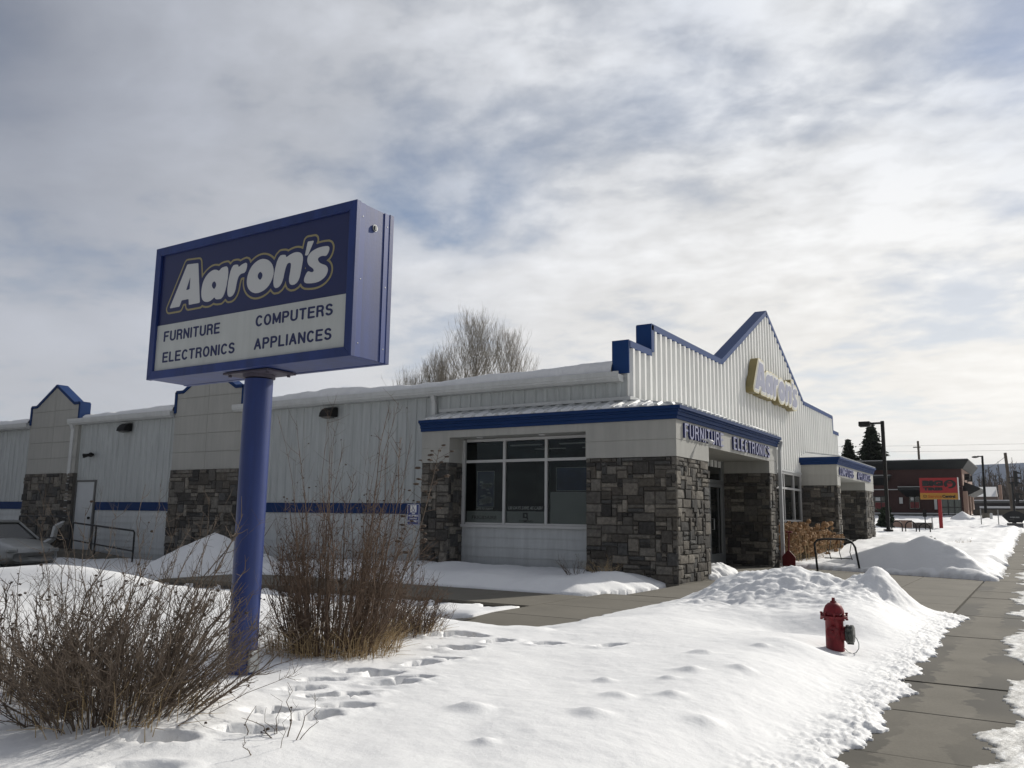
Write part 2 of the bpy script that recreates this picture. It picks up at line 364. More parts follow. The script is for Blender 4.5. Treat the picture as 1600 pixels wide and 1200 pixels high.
def sdf_poly(px, py, poly):
    d = np.full(px.shape, 1e9); ins = np.zeros(px.shape, bool); n = len(poly)
    for i in range(n):
        ax, ay = poly[i]; bx, by = poly[(i+1) % n]; ex, ey = bx-ax, by-ay; wx, wy = px-ax, py-ay
        t = np.clip((wx*ex+wy*ey)/(ex*ex+ey*ey+1e-12), 0, 1); d = np.minimum(d, (wx-ex*t)**2+(wy-ey*t)**2)
        c = ((ay <= py) & (by > py)) | ((by <= py) & (ay > py))
        with np.errstate(divide='ignore', invalid='ignore'): xi = ax+(py-ay)/(by-ay if by != ay else 1e-9)*ex
        ins ^= c & (px < xi)
    return np.where(ins, -1, 1)*np.sqrt(d)
def logo_field(step=.009):
    us = np.arange(-1.06, 1.06, step); vs = np.arange(0.02, .60, step); U, V = np.meshgrid(us, vs, indexing='ij')
    D = np.full(U.shape, 1e9)
    for k, p in G.items():
        s = 1.06 if k not in 'A' else 1.0
        D = np.minimum(D, sdf_poly(U, V, chaikin(p, 2) if k in 'aros' or k == 'n' else p))
    base = D.copy()
    for k, p in GC.items(): D = np.maximum(D, -sdf_poly(U, V, chaikin(p, 2) if k != 'Ac' else p))
    return us, vs, D, base
US, VS, DF, DB = logo_field()
def contour_faces(Dv, lvl):            # region where Dv < lvl, marching squares, shared vertices
    f = Dv-lvl; key = {}; vs = []; fs = []
    def node(i, j):
        k = (i, j)
        if k not in key: key[k] = len(vs); vs.append((US[i], VS[j]))
        return key[k]
    def edge(i, j, i2, j2):
        k = (min((i, j), (i2, j2)), max((i, j), (i2, j2)))
        if k not in key:
            a, b = f[i, j], f[i2, j2]; t = a/(a-b); key[k] = len(vs)
            vs.append((US[i]+(US[i2]-US[i])*t, VS[j]+(VS[j2]-VS[j])*t))
        return key[k]
    nx, ny = f.shape
    for i in range(nx-1):
        for j in range(ny-1):
            q = [(i, j), (i+1, j), (i+1, j+1), (i, j+1)]; s = [f[p] < 0 for p in q]
            if not any(s): continue
            poly = []
            for k in range(4):
                p, p2 = q[k], q[(k+1) % 4]
                if s[k]: poly.append(node(*p))
                if s[k] != s[(k+1) % 4]: poly.append(edge(*p, *p2))
            if len(poly) >= 3: fs.append(tuple(poly))
    return vs, fs

# ---- a plain bold grotesque drawn as strokes, for the block lettering
def arc(cx, cy, rx, ry, a0, a1, n=10): return [(cx+rx*math.cos(R_(a0+(a1-a0)*k/n)), cy+ry*math.sin(R_(a0+(a1-a0)*k/n))) for k in range(n+1)]
_O = arc(.30, .5, .30, .5, 0, 360, 24)
GL = {'F': (.50, [[(0, 0), (0, 1), (.50, 1)], [(0, .53), (.42, .53)]]), 'E': (.52, [[(.52, 0), (0, 0), (0, 1), (.52, 1)], [(0, .52), (.46, .52)]]), 'L': (.46, [[(0, 1), (0, 0), (.46, 0)]]),
 'U': (.56, [[(0, 1)]+arc(.28, .28, .28, .28, 180, 360)+[(.56, 1)]]), 'N': (.56, [[(0, 0), (0, 1), (.56, 0), (.56, 1)]]), 'I': (0, [[(0, 0), (0, 1)]]), 'T': (.54, [[(0, 1), (.54, 1)], [(.27, 1), (.27, 0)]]),
 'R': (.55, [[(0, 0), (0, 1), (.32, 1)]+arc(.32, .76, .21, .24, 90, -90)+[(0, .52)], [(.34, .52), (.46, .42), (.50, .25), (.54, 0)]]), 'P': (.53, [[(0, 0), (0, 1), (.32, 1)]+arc(.32, .74, .21, .26, 90, -90)+[(0, .48)]]),
 'O': (.60, [_O]), 'C': (.56, [arc(.30, .5, .30, .5, 48, 312, 18)]), 'M': (.68, [[(0, 0), (0, 1), (.34, .12), (.68, 1), (.68, 0)]]), 'A': (.60, [[(0, 0), (.30, 1), (.60, 0)], [(.11, .32), (.49, .32)]]),
 'S': (.52, [arc(.26, .755, .24, .245, 30, 270, 12)+arc(.26, .255, .26, .255, 90, -150, 12)])}
def stroke_text(txt, w=.16, sp=1.0):
    global US, VS
    keep = (US, VS); st = .028; X0 = 0; vs, fs = [], []
    for ch in txt:
        wd, strokes = GL[ch]; US = np.arange(-w, wd+w+st, st)+.0001; VS = np.arange(-w, 1+w+st, st)+.0001; U, V = np.meshgrid(US, VS, indexing='ij'); D = np.full(U.shape, 1e9)
        for p in strokes:
            for (ax, ay), (bx, by) in zip(p[:-1], p[1:]):
                ex, ey = bx-ax, by-ay; t = np.clip(((U-ax)*ex+(V-ay)*ey)/(ex*ex+ey*ey+1e-12), 0, 1); D = np.minimum(D, np.hypot(U-ax-ex*t, V-ay-ey*t))
        v, f = contour_faces(D, w/2); k = len(vs); vs += [(a+X0, b) for a, b in v]; fs += [tuple(i+k for i in q) for q in f]; X0 += wd+w+.12*sp
    US, VS = keep; return vs, fs

# ================================================================== GROUND
grid(np.array(list(np.arange(-3600, -60, 240))+list(np.linspace(-60, 30, 181))+list(np.arange(240, 3601, 240.))),
     np.array(list(np.arange(-1200, -20, 200))+list(np.linspace(-20, 90, 221))+list(np.arange(300, 3600, 300.))),
     lambda x, y: terr(x, y)-.16, 'ground', 'ground', kind='structure')
grid(lines([(-45, .5), (-6.8, .25)]), lines([(-12, .4), (18.4, .2)]), lambda x, y: terr(x, y)-.02+.01*fbm(x, y, 3, 5), 'parking_lot', 'asphalt', present=lambda x, y, z: (y < 11.5) | (x < -15.5), kind='structure')
sw = MB()
jy = [-6, -4.5, -3, -1.5, 0, 1.5, 3.0, 4.37, 5.74, 7.1, 8.4, 9.9, 11.9, 13.2, 14.6, 16.3, 18.1, 19.8, 21.6, 23.4, 25.2, 27, 29, 31, 33, 35, 37, 39, 41, 43, 46, 49, 52]
zt = lambda y: float(terr(np.array(0.), np.array(float(y))))
rg = random.Random(3)
for a, b in zip(jy[:-1], jy[1:]):
    g = .009; t = rg.uniform(-.004, .004); xr = -1.22
    z0, z1 = zt(a)+t, zt(b)+t
    vs = [(xr, a+g, z0), (.75, a+g, z0), (.75, b-g, z1), (xr, b-g, z1)]; vs += [(x, y, z-.12) for x, y, z in vs]
    sw.add(vs, [(0, 1, 2, 3), (0, 4, 5, 1), (1, 5, 6, 2), (2, 6, 7, 3), (3, 7, 4, 0)])
sw.build('sidewalk', 'sidewalk', bevel=.006, kind='structure')
ap = MB()
for y0, y1 in ((14.35, 16.3), (16.3, 18.05), (18.05, 19.8), (19.8, 21.6), (21.6, 25.2)):
    for x0, x1 in ((-6.5, -5.3), (-5.3, -3.9), (-3.9, -2.6), (-2.6, -1.25)): ap.box(x0+.008, x1-.008, y0+.008, y1-.008, -.12, .003)
ap.box(-7.9, -6.49, 19.06, 24.26, -.12, .05)
ap.build('entrance_path', 'concrete', bevel=.006, kind='structure')
wk = MB()
for y0, y1 in ((10.55, 12.0), (12.0, 13.4), (13.4, 14.33)): wk.box(-6.9, -5.2, y0+.008, y1-.008, -.12, 0.0)
wk.add([(-6.9, 8.9, -.085), (-5.2, 8.9, -.085), (-5.2, 10.53, 0), (-6.9, 10.53, 0), (-6.9, 8.9, -.2), (-5.2, 8.9, -.2), (-5.2, 10.53, -.2), (-6.9, 10.53, -.2)], [(0, 1, 2, 3), (0, 4, 5, 1), (3, 7, 4, 0), (1, 5, 6, 2)])
x = -6.92
while x > -28:
    x1 = x-1.52; za = float(terr(np.array(x), np.array(15.))); zb = float(terr(np.array(x1), np.array(15.)))
    wk.add([(x1+.008, 11.62, zb), (x-.008, 11.62, za), (x-.008, 13.6, za), (x1+.008, 13.6, zb), (x1+.008, 11.62, zb-.3), (x-.008, 11.62, za-.3), (x-.008, 13.6, za-.3), (x1+.008, 13.6, zb-.3)], [(0, 1, 2, 3), (0, 4, 5, 1), (3, 7, 4, 0), (1, 5, 6, 2)])
    x = x1
wk.build('footpath', 'concrete', bevel=.005, kind='structure')

# ------------------------------------------------------------------ snow on the ground
FOOT = [(-3.95, 2.9), (-3.72, 3.3), (-3.99, 3.68), (-3.74, 3.78), (-4.1, 4.26), (-3.78, 4.1), (-4.0, 4.4), (-4.06, 4.87), (-4.04, 5.1), (-4.36, 5.15), (-4.38, 5.65), (-4.39, 5.95), (-4.72, 6.46), (-4.55, 6.5), (-4.9, 7.1), (-5.08, 7.12), (-5.13, 6.91), (-4.54, 7.03), (-4.6, 5.13), (-4.57, 4.68), (-4.43, 4.35), (-3.62, 2.6), (-4.12, 7.25), (-3.53, 7.44)]
BUMP = [(-2.84, 5.87), (-2.5, 5.36), (-2.4, 6.5), (-2.42, 6.09), (-2.09, 6.8), (-2.42, 4.79), (-2.61, 3.94), (-2.19, 5.57), (-1.83, 5.17), (-2.31, 8.16), (-2.6, 7.3), (-3.1, 4.5)]
def edge_rag(a, s, amp=1.0): return amp*(.16*vn(a*.9, a*0, s)+.16*vn(a*3.1, a*0, s+1)+.08*vn(a*9, a*0, s+2)+.07*vn(a*21, a*0, s+3)+.045*vn(a*47, a*0, s+4))
def yard(x, y):
    wx = x+.05*fbm(x*5, y*5, 3, 11)
    d1 = -1.06-x+edge_rag(y, 21)*.75
    d2 = 14.38-y+edge_rag(x, 31)*.5
    d3 = np.maximum(wx+5.42+.2*vn(y*1.3, y*0, 3), (9.15+.55*sst(-6.6, -7.4, x))-y+.5*vn(x*1.1, x*0, 9)+.2*vn(x*4, y*4, 8))
    d = np.minimum(np.minimum(d1, d2), d3)
    dsm = np.minimum(np.minimum(-1.10-x+.12*vn(y*.5, y*0, 5), 14.34-y), d3); k_ = sst(.02, .40, dsm); de_ = np.where(d > 0, d*(1-k_)+np.maximum(dsm, .01)*k_, d)
    base = .20+.05*fbm(x*.7, y*.7, 3, 2)
    # long soft drifts leaning to the pavement
    base = base+.034*fbm((x*.8+y*.6)*1.3, (y*.8-x*.6)*.6, 2, 77)*sst(-4.4, -2.4, x)
    h = base
    h = h+.34*gau(x, y, -3.75, 13.3, 1.0, .75)+.20*gau(x, y, -1.55, 13.55, .36, .7)+.10*gau(x, y, -2.6, 13.7, .5, .5)+.12*gau(x, y, -3.2, 12.6, .8, .6)+.46*gau(x, y, -2.05, 13.5, .34, .5)+.14*gau(x, y, -1.9, 12.0, .6, 1.2)+.26*gau(x, y, -3.05, 13.7, .7, .55)+.05*gau(x, y, -2.4, 12.9, .8, .7)
    h = h-.16*gau(x, y, -2.35, 10.35, .9, .55)-.11*gau(x, y, -1.80, 9.0, .45, .65)+.06*gau(x, y, -1.75, 6.6, .5, 1.3)+.085*gau(x, y, -2.0, 8.55, .42, .30)
    h = h+.38*gau(x, y, -14.5, 8.2, 3.8, .95)+.10*gau(x, y, -4.6, 3.2, .9, .7)+.08*gau(x, y, -7.2, 9.0, .8, .5)
    rough = np.clip(gau(x, y, -3.9, 12.6, 1.7, 1.2)+gau(x, y, -2.2, 13.3, .8, 1.0)+gau(x, y, -6.9, 9.1, 1.0, .5), 0, 1)
    h = h+rough*(.09*fbm(x*3.2, y*3.2, 5, 41)+.07*np.abs(fbm(x*7, y*7, 4, 43)))
    for i, (fx, fy) in enumerate(FOOT):
        an = .9+((i*37) % 7-3)*.12; dx, dy = x-fx, y-fy
        u = dx*math.cos(an)+dy*math.sin(an); v = -dx*math.sin(an)+dy*math.cos(an)
        q = np.sqrt((u/.165)**2+(v/.085)**2)+.35*vn(x*12, y*12, 5)+.35*vn(x*31, y*31, 15)
        dep = .13 if i < 19 else .06
        h = h-dep*sst(1.0, .72, q)+.014*np.exp(-((q-1.35)/.3)**2)
    for i, (fx, fy) in enumerate(BUMP):
        rr = .055+.018*(i % 3); h = h+(.027+.007*(i % 3))*np.exp(-(((x-fx)/rr*.8+.5*vn(x*7, y*7, 6))**2+((y-fy)/rr)**2)**1.1)
    e = np.clip(d/.62, 0, 1)
    prof = .03+.97*sst(-.15, 1.15, de_/1.05)*np.clip(d/.10, 0, 1)**.7
    cr = sst(.55, .0, d)*sst(-4, -1.8, x)*np.clip(d/.07, 0, 1)**.8
    h = h*prof+cr*(.022*fbm(x*9, y*9, 4, 61)+.042*np.abs(fbm(x*30, y*30, 3, 63))+.022*np.clip(fbm(x*38+y*16, y*38, 2, 65), 0, 1))+.006*fbm(x*8, y*8, 3, 71)
    return np.where(d > 0, h, -.3)+terr(x, y)*np.where(x < -6.6, 1, 1)*.6
def snow_rest(x, y):                   # everything that is not the front yard
    t = terr(x, y)
    # planted bed along the porch and wall
    dn = y-(13.62+.25*edge_rag(x, 51)); dr = -6.62-.5*sst(15.2, 13.6, y)-x+.2*vn(y*3, y*0, 4)
    d = np.minimum(dn, dr)-.03
    hb = .20+.10*gau(x, y, -11.7, 16.3, 1.0, .6)+.14*gau(x, y, -7.3, 15.6, .7, .8)+.08*fbm(x*.9, y*.9, 4, 13)+.02*fbm(x*6, y*6, 3, 17)
    hb = np.where(d > 0, hb*(.05+.95*sst(-.3, 1.1, d/.8)*np.clip(d/.12, 0, 1)), -.3)
    # thin strip in the lot beside the path
    ds = np.minimum(np.minimum(y-(9.95+.6*vn(x*.8, x*0, 61)+.2*vn(x*4, x*0, 62)), 11.52-y+.12*vn(x*5, x*0, 63)), -7.0-x)
    hs_ = np.where(ds > 0, (.09+.05*fbm(x*2, y*2, 3, 19))*np.minimum(1, 1.5*np.clip(ds/.4, 0, 1)**.7), -.3)
    # beyond the entrance path
    de = np.minimum(-.98-x+edge_rag(y, 81), y-(23.2+(-1-x)*.42+.3*edge_rag(x, 83)))
    he = .17+.13*fbm(x*.5, y*.35, 4, 23)+.05*fbm(x*2.5, y*1.2, 4, 27)+.07*np.abs(fbm(x*.25, y*.9, 3, 28))+.12*gau(x, y, -1.7, 31, .6, 4)+.18*gau(x, y, -4.2, 31, 1.2, 2.0)+.35*gau(x, y, -8.6, 46, 3, 3)
    he = np.where(de > 0, he*np.minimum(1, 1.25*np.clip(de/.6, 0, 1)**.6)+.06*sst(.6, .05, de)*fbm(x*7, y*7, 3, 29), -.3)
    return t+np.maximum(np.maximum(hb, hs_), he)
def verge(x, y):
    d = x-(.62+.6*vn(y*.5, y*0, 91)+.2*vn(y*3, y*0, 92)); h = .05+.20*sst(.3, 1.6, d)+.07*fbm(x*1.2, y*1.2, 4, 33)
    return terr(x, y)+np.where(d > 0, h*np.clip(d/.4, 0, 1)**.6, -.3)
vis = lambda x, y, z: z > terr(x, y)-.06
grid(lines([(-34, .5), (-13, .09), (-6, .04), (-2.6, .026), (-1.7, .012), (-.82, .012)]), lines([(-6, .3), (1.5, .05), (3.5, .02), (9, .024), (14.6, .04)]), yard, 'snow_yard', 'snow', present=vis, kind='structure')
grid(lines([(-34, .3), (-16, .08), (-.8, .06)]), lines([(9.6, .06), (20, .08), (28, .11), (46, .3), (84, .8)]), snow_rest, 'snow_cover', 'snow', present=lambda x, y, z: (z > terr(x, y)-.06) & ~((x < -6.5) & (y > 17.2) & (y < 42.3)) & ~((x < -15.4) & (y > 17.4)& (y < 42.3)), kind='structure')
grid(lines([(.3, .06), (6, .3), (30, 2)]), lines([(-5, .2), (30, .3), (84, 1)]), verge, 'snow_verge', 'snow', present=vis, kind='structure')
grid(np.linspace(-400, 300, 140), np.linspace(82, 600, 100), lambda x, y: terr(x, y)+.1+.15*fbm(x*.1, y*.1, 3, 3), 'snow_field', 'snow', kind='structure')
def icef(x, y):
    e = -.42+.30*vn(y*.55, y*0, 101)*1.0+.34*vn(y*1.5, y*0, 102)+.16*vn(y*5+x*2, y*0+x*5, 103)+.07*vn(y*17, x*17, 104)
    d = x-e; return terr(x, y)+np.where(d > 0, .007+.022*np.clip(d/.5, 0, 1)+.010*fbm(x*8, y*4, 3, 105), -.05)
grid(lines([(-.95, .02), (0, .03), (.95, .06)]), lines([(1, .03), (12, .04), (30, .1), (50, .4)]), icef, 'ice_sheet', 'ice', present=lambda x, y, z: z > terr(x, y)-.03, kind='structure')
# separate heaps
def heap(name, xs, ys, fn, label, group=None):
    o = grid(xs, ys, fn, name, 'snow', present=lambda x, y, z: z > terr(x, y)-.04)
    return tag(o, label, 'snow pile', group)
def pileR(x, y):
    top = np.interp(x+.10*vn(y*1.1, y*0, 44), [-6.4, -5.6, -4.9, -4.2, -3.6, -3.2, -2.75, -2.3, -1.8, -1.3, -.95], [.0, .10, .26, .46, .66, .64, .80, .72, .50, .22, -.05])
    top = top*1.24
    top = top+.05*vn(x*1.7, x*0, 45)*sst(0, .3, top)+.02*vn(x*5, x*0, 46)*sst(0, .3, top)
    yf = 23.25+(-1-x)*.42; wd = .28+top*1.30; a = (y-yf)/wd; b = (y-yf-wd)/3.6
    h = np.where(a < 1, top*np.clip(a, 0, 1)**.92, top*(1-.85*sst(0, 1, b)))
    rg_ = sst(-2.9, -1.6, x)
    h = h+(.012+.05*rg_)*fbm(x*3.5, y*3.5, 5, 47)*np.clip(a, 0, 1)+.012*fbm(x*1.1, y*1.1, 3, 49)
    return terr(x, y)+np.where((a < 0) | (b > 1), -.3, h)
heap('snow_pile', lines([(-6.5, .05), (-.8, .04)]), lines([(22.8, .05), (30.4, .08)]), pileR, 'tall grey shaded snow pile beside the sidewalk, beyond the entrance path')
def pileL(x, y):
    r = np.sqrt(((x+19.0)/(2.6))**2+((y-15.2)/1.9)**2)+.10*fbm(x*.9, y*.9, 3, 53)
    return terr(x, y)+np.where(r < 1, 1.12*(1-r)**.8+.06*fbm(x*3, y*3, 5, 55)*np.clip((1-r)*4, 0, 1), -.3)
heap('snow_pile', lines([(-23, .07), (-15, .07)]), lines([(12.9, .07), (17.3, .07)]), pileL, 'cone shaped snow pile against the stone column behind the blue sign pole')
def pileE(x, y):
    r = np.sqrt(((x+6.62)/.42)**2+((y-19.9)/1.05)**2)+.18*fbm(x*3, y*3, 3, 57)
    return .05+np.where(r < 1, .30*(1-r)**.6+.05*fbm(x*9, y*9, 4, 59), -.3)
heap('snow_pile', lines([(-7.3, .025), (-5.9, .025)]), lines([(18.7, .03), (21.3, .03)]), pileE, 'small bright snow heap in the entrance beside the stone pillar')

# ================================================================== THE STORE
B = thing('store_building', (-7.905, 17.63, 0), 'white metal store with jagged blue trimmed parapet, stone pillars and snowy roof', 'building')
XW, YW, XP, YP = -7.905, 17.63, -6.49, 16.97
# parapet outline: top height as a function of y
OUT = [(17.63, 5.45), (18.94, 5.45), (18.94, 6.12), (24.38, 6.12), (29.60, 8.77), (34.78, 6.12), (40.34, 6.12), (40.34, 5.45), (41.65, 5.45)]
def ztop(y, side=1):
    for (a, za), (b, zb) in zip(OUT[:-1], OUT[1:]):
        if a == b: continue
        if (a < y < b) or (y == a and side > 0) or (y == b and side < 0): return za+(zb-za)*(y-a)/(b-a)
    return 5.45
def gz(y): return zt(y)
pt = .341; prof = []; y = 17.63
while y < 41.65:
    for dy, dx in ((0, 0), (.12, 0), (.165, .075), (.265, .075), (.325, 0)):
        if y+dy < 41.65: prof.append((y+dy, dx))
    y += pt
for by in (18.94, 24.38, 29.60, 34.78, 40.34, 41.65):
    k = [p for p in prof if p[0] < by]; k2 = [p for p in prof if p[0] >= by]
    prof = k+[(by, k[-1][1])]+k2
mb = MB()
for (a, da), (b, db) in zip(prof[:-1], prof[1:]):
    if b-a < 1e-4: continue
    ta, tb = ztop(a+1e-5, 1), ztop(b-1e-5, -1)
    za = 2.85 if (a < 25 or a > 33.8) else 3.12
    mb.add([(XW+da, a, za), (XW+db, b, za), (XW+db, b, tb), (XW+da, a, ta)], [(0, 1, 2, 3)])
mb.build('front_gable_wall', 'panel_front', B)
mb = MB()     # backing of the parapet, with a depth one can see from behind
poly = [(17.66, 0.1)]+[(y, z-.02) for y, z in OUT]+[(41.62, 0.1)]
mb.prism(poly, lambda u, v, w: (w, u, v), XW-.30, XW-.012); mb.build('gable_backing', 'trim', B)
mb = MB(); mbp = MB()
def cap_seg(a, b, up):
    (ya, za), (yb, zb) = a, b
    d = Vector((0, yb-ya, zb-za)).normalized(); n = Vector((0, -d.z, d.y)) if up else Vector((0, -1, 0))
    if n.z < 0: n = -n
    p0, p1 = Vector((0, ya, za)), Vector((0, yb, zb)); o = n*.03; i = -n*.13
    for m_, x0, x1 in ((mb, XW-.335, XW+.078),):
        vs = [Vector((x, *q.yz)) for x in (x0, x1) for q in (p0+o, p1+o, p1+i, p0+i)]
        m_.add(vs, [(0, 1, 2, 3), (7, 6, 5, 4), (0, 4, 5, 1), (1, 5, 6, 2), (2, 6, 7, 3), (3, 7, 4, 0)])
for a, b in zip(OUT[:-1], OUT[1:]): cap_seg(a, b, a[0] != b[0])
mb.box(XW-.36, XW+.07, 17.56, 17.60, 4.70, 5.49)
mb.box(XW-.36, XW+.02, 41.66, 41.70, 4.60, 5.49)
mb.build('parapet_trim', 'blue_pale', B)
# side wall: ribbed panels above, lap siding below, in two bays left of the porch
def rib_wall(x0, x1, z0, z1, y=YW):
    mb = MB(); x = x1; pr = []
    while x > x0:
        for dx, dy in ((0, 0), (.135, 0), (.16, .028), (.235, .028), (.26, 0)):
            if x-dx > x0: pr.append((x-dx, dy))
        x -= .327
    pr.append((x0, 0))
    for (a, da), (b, db) in zip(pr[:-1], pr[1:]): mb.add([(a, y-da, z0), (b, y-db, z0), (b, y-db, z1), (a, y-da, z1)], [(0, 1, 2, 3)])
    return mb
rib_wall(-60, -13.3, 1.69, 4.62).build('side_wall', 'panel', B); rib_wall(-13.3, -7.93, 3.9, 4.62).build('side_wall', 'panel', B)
mb = MB(); mb.box(-60, -13.3, YW+.03, YW+.25, -.7, 4.6); mb.box(-13.3, -7.93, YW+.03, YW+.25, 3.4, 4.6)
mb.box(-60, -8.2, 41.3, 41.6, 0, 4.7); mb.box(-60, -59.7, 17.9, 41.3, -.7, 4.7)
mb.build('wall_backing', 'trim', B)
def siding(x0, x1, z0, z1, y, st=.205):
    mb = MB(); z = z1
    while z > z0:
        b = max(z-st, z0); mb.add([(x0, y-.004, z), (x1, y-.004, z), (x1, y-.022, b), (x0, y-.022, b), (x1, y, b), (x0, y, b)], [(0, 3, 2, 1), (2, 3, 5, 4)]); z -= st
    return mb
siding(-28.55, -13.38, -.55, 1.40, YW).build('lap_siding', 'siding', B)
siding(-60, -33.15, -.55, 1.40, YW).build('lap_siding', 'siding', B)
siding(-29.9, -29.82, -.55, 1.40, YW).build('lap_siding', 'siding', B)
mb = MB(); mb.box(-60, -33.15, YW-.034, YW-.001, 1.402, 1.688); mb.box(-28.55, -24.3, YW-.034, YW-.001, 1.402, 1.688); mb.box(-20.85, -13.38, YW-.034, YW-.001, 1.402, 1.688)
mb.build('blue_band', 'blue', B)
# roof with its snow
mb = MB(); ZE = 4.70
for (y0, z0, y1, z1, xa, xb) in ((17.62, ZE+.036, 29.6, 6.28, -60, -8.22), (29.6, 6.28, 41.9, ZE, -60, -8.22), (17.34, ZE, 17.62, ZE+.036, -60, -33.16), (17.34, ZE, 17.62, ZE+.036, -30.35, -24.32), (17.34, ZE, 17.62, ZE+.036, -21.25, -8.22)):
    mb.add([(xa, y0, z0), (xb, y0, z0), (xb, y1, z1), (xa, y1, z1), (xa, y0, z0-.06), (xb, y0, z0-.06), (xb, y1, z1-.06), (xa, y1, z1-.06)], [(0, 1, 2, 3), (4, 7, 6, 5), (0, 4, 5, 1), (2, 6, 7, 3), (1, 5, 6, 2), (3, 7, 4, 0)])
mb.build('roof', 'trim', B)
def roofsnow(x, y):
    zr = ZE+.005+(y-17.34)*(6.28-ZE)/(29.6-17.34)
    d = y-17.42-.16*np.clip(vn(x*.7, x*0, 121)+.1, 0, 1)-.10*vn(x*3.3, x*0, 122)-.03*vn(x*11, x*0, 123)
    t = (.20+.12*vn(x*.35, x*0, 124)+.05*vn(x*1.9, x*0, 125)+.10*sst(-11, -8, x)+.02*fbm(x*4, y*4, 3, 126))
    thin = sst(-32, -29, x)*sst(-24, -27, x)*.09
    h = np.where(d > 0, (t-thin)*np.minimum(1, 1.1*np.clip(d/.16, 0, 1)**.45), -.04)
    return zr+h
o = grid(lines([(-60, .5), (-34, .1), (-8.25, .035)]), lines([(17.35, .03), (18.4, .09), (29.5, .6)]), roofsnow, 'roof_snow', 'snowroof', present=lambda x, y, z: (z > ZE+(y-17.34)*.1289+.0) & ~((x > -33.3) & (x < -29.5) & (y < 17.9)) & ~((x > -24.4) & (x < -20.7) & (y < 17.9)), kind='stuff')
o['label'] = 'thick snow lying along the eave and over the store roof'; o['category'] = 'snow'
mb = MB()     # gutter
for x0, x1 in ((-60, -33.16), (-30.35, -24.32), (-21.25, -8.0)):
    mb.prism([(17.62, 4.50), (17.40, 4.50), (17.33, 4.56), (17.33, 4.60), (17.315, 4.61), (17.315, 4.72), (17.335, 4.72), (17.335, 4.66), (17.62, 4.66)], lambda u, v, w: (w, u, v), x0, x1)
mb.build('gutter', 'trim', B)
def downspout(pts, r=.055):
    mb = MB()
    for a, b in zip(pts[:-1], pts[1:]):
        a, b = Vector(a), Vector(b); d = (b-a).normalized(); s = Vector((1, 0, 0)) if abs(d.x) < .9 else Vector((0, 1, 0)); t = d.cross(s).normalized(); s = t.cross(d)
        a = a-d*.02; b = b+d*.02
        vs = [p+s*r*i+t*r*.8*j for p in (a, b) for i, j in ((-1, -1), (1, -1), (1, 1), (-1, 1))]
        mb.add(vs, [(3, 2, 1, 0), (4, 5, 6, 7), (0, 1, 5, 4), (1, 2, 6, 5), (2, 3, 7, 6), (3, 0, 4, 7)])
    return mb.build('downspout', 'trim', B, bevel=.01)
downspout([(-30.15, 17.42, 4.52), (-30.15, 17.5, 4.35), (-30.2, 17.53, .95), (-30.45, 17.35, .78), (-30.5, 17.3, .35), (-30.85, 17.1, .1)], .09)
downspout([(-13.42, 17.42, 4.52), (-13.42, 17.5, 4.35), (-13.42, 17.52, 3.95), (-13.2, 17.35, 3.9)], .06)
downspout([(-6.36, 25.19, 3.66), (-6.43, 25.2, 3.4), (-6.43, 25.2, .22), (-6.3, 25.15, .12)], .05)
# small gables (dormer bays) on the side wall
def bay(x0, x1, peak):
    xc = (x0+x1)/2; yf = 17.48; sh = .36
    out = [(x0, 4.0), (x0, 5.33), (x0+sh, 5.33), (xc, peak), (x1-sh, 5.33), (x1, 5.33), (x1, 4.0)]
    top = MB(); g = .006
    full = [(x0, 2.73)]+out[1:-1]+[(x1, 2.73)]
    top.prism(full, lambda u, v, w: (u, w, v), yf+.03, 17.80)
    def zt_(u):
        for (a, za), (b, zb) in zip(out[1:-1][:-1], out[1:-1][1:]):
            if a <= u <= b: return za+(zb-za)*(u-a)/(b-a) if b > a else za
        return 5.33
    for r, (za, zb) in enumerate(((2.73, 3.30), (3.30, 3.90), (3.90, 4.50), (4.50, 5.10), (5.10, 6.6))):
        for xa, xb in ((x0, xc), (xc, x1)):
            us = [u for u in (xa+g, x0+sh, x1-sh, xb-g) if xa < u < xb]; us = sorted(set(us)); ptop = [(u, min(zb-g, zt_(u)-.01)) for u in us]
            if zb > 6 or True:
                fine = sorted(set(us+[xa+g+(xb-xa-2*g)*k/6 for k in range(7)])); ptop = [(u, min(zb-g, zt_(u)-.01)) for u in fine]
            if all(z <= za+g for _, z in ptop): continue
            ptop = [(u, max(z, za+g)) for u, z in ptop]
            top.prism([(fine[0], za+g)]+[(fine[-1], za+g)]+ptop[::-1], lambda u, v, w: (u, w, v), yf, yf+.02)
    top.build('gable_bay', 'cream', B)
    tr = MB()
    pts = [(x0, 4.62), (x0, 5.33), (x0+sh, 5.33), (xc, peak), (x1-sh, 5.33), (x1, 5.33), (x1, 4.62)]
    for i, ((xa, za), (xb, zb)) in enumerate(zip(pts[:-1], pts[1:])):
        d = Vector((xb-xa, 0, zb-za)).normalized(); n = Vector((-d.z, 0, d.x)); o = n*.045; q = -n*.06
        e0 = d*(.0 if i else 0); p0, p1 = Vector((xa, 0, za))-e0, Vector((xb, 0, zb))+e0
        vs = [Vector((p.x, yy, p.z)) for yy in (yf-.035, 17.86) for p in (p0+o, p1+o, p1+q, p0+q)]
        tr.add(vs, [(0, 1, 2, 3), (7, 6, 5, 4), (0, 4, 5, 1), (1, 5, 6, 2), (2, 6, 7, 3), (3, 7, 4, 0)])
    tr.build('gable_bay_trim', 'blue', B)
bay(-33.12, -29.84, 6.08); bay(-24.24, -20.92, 6.08)

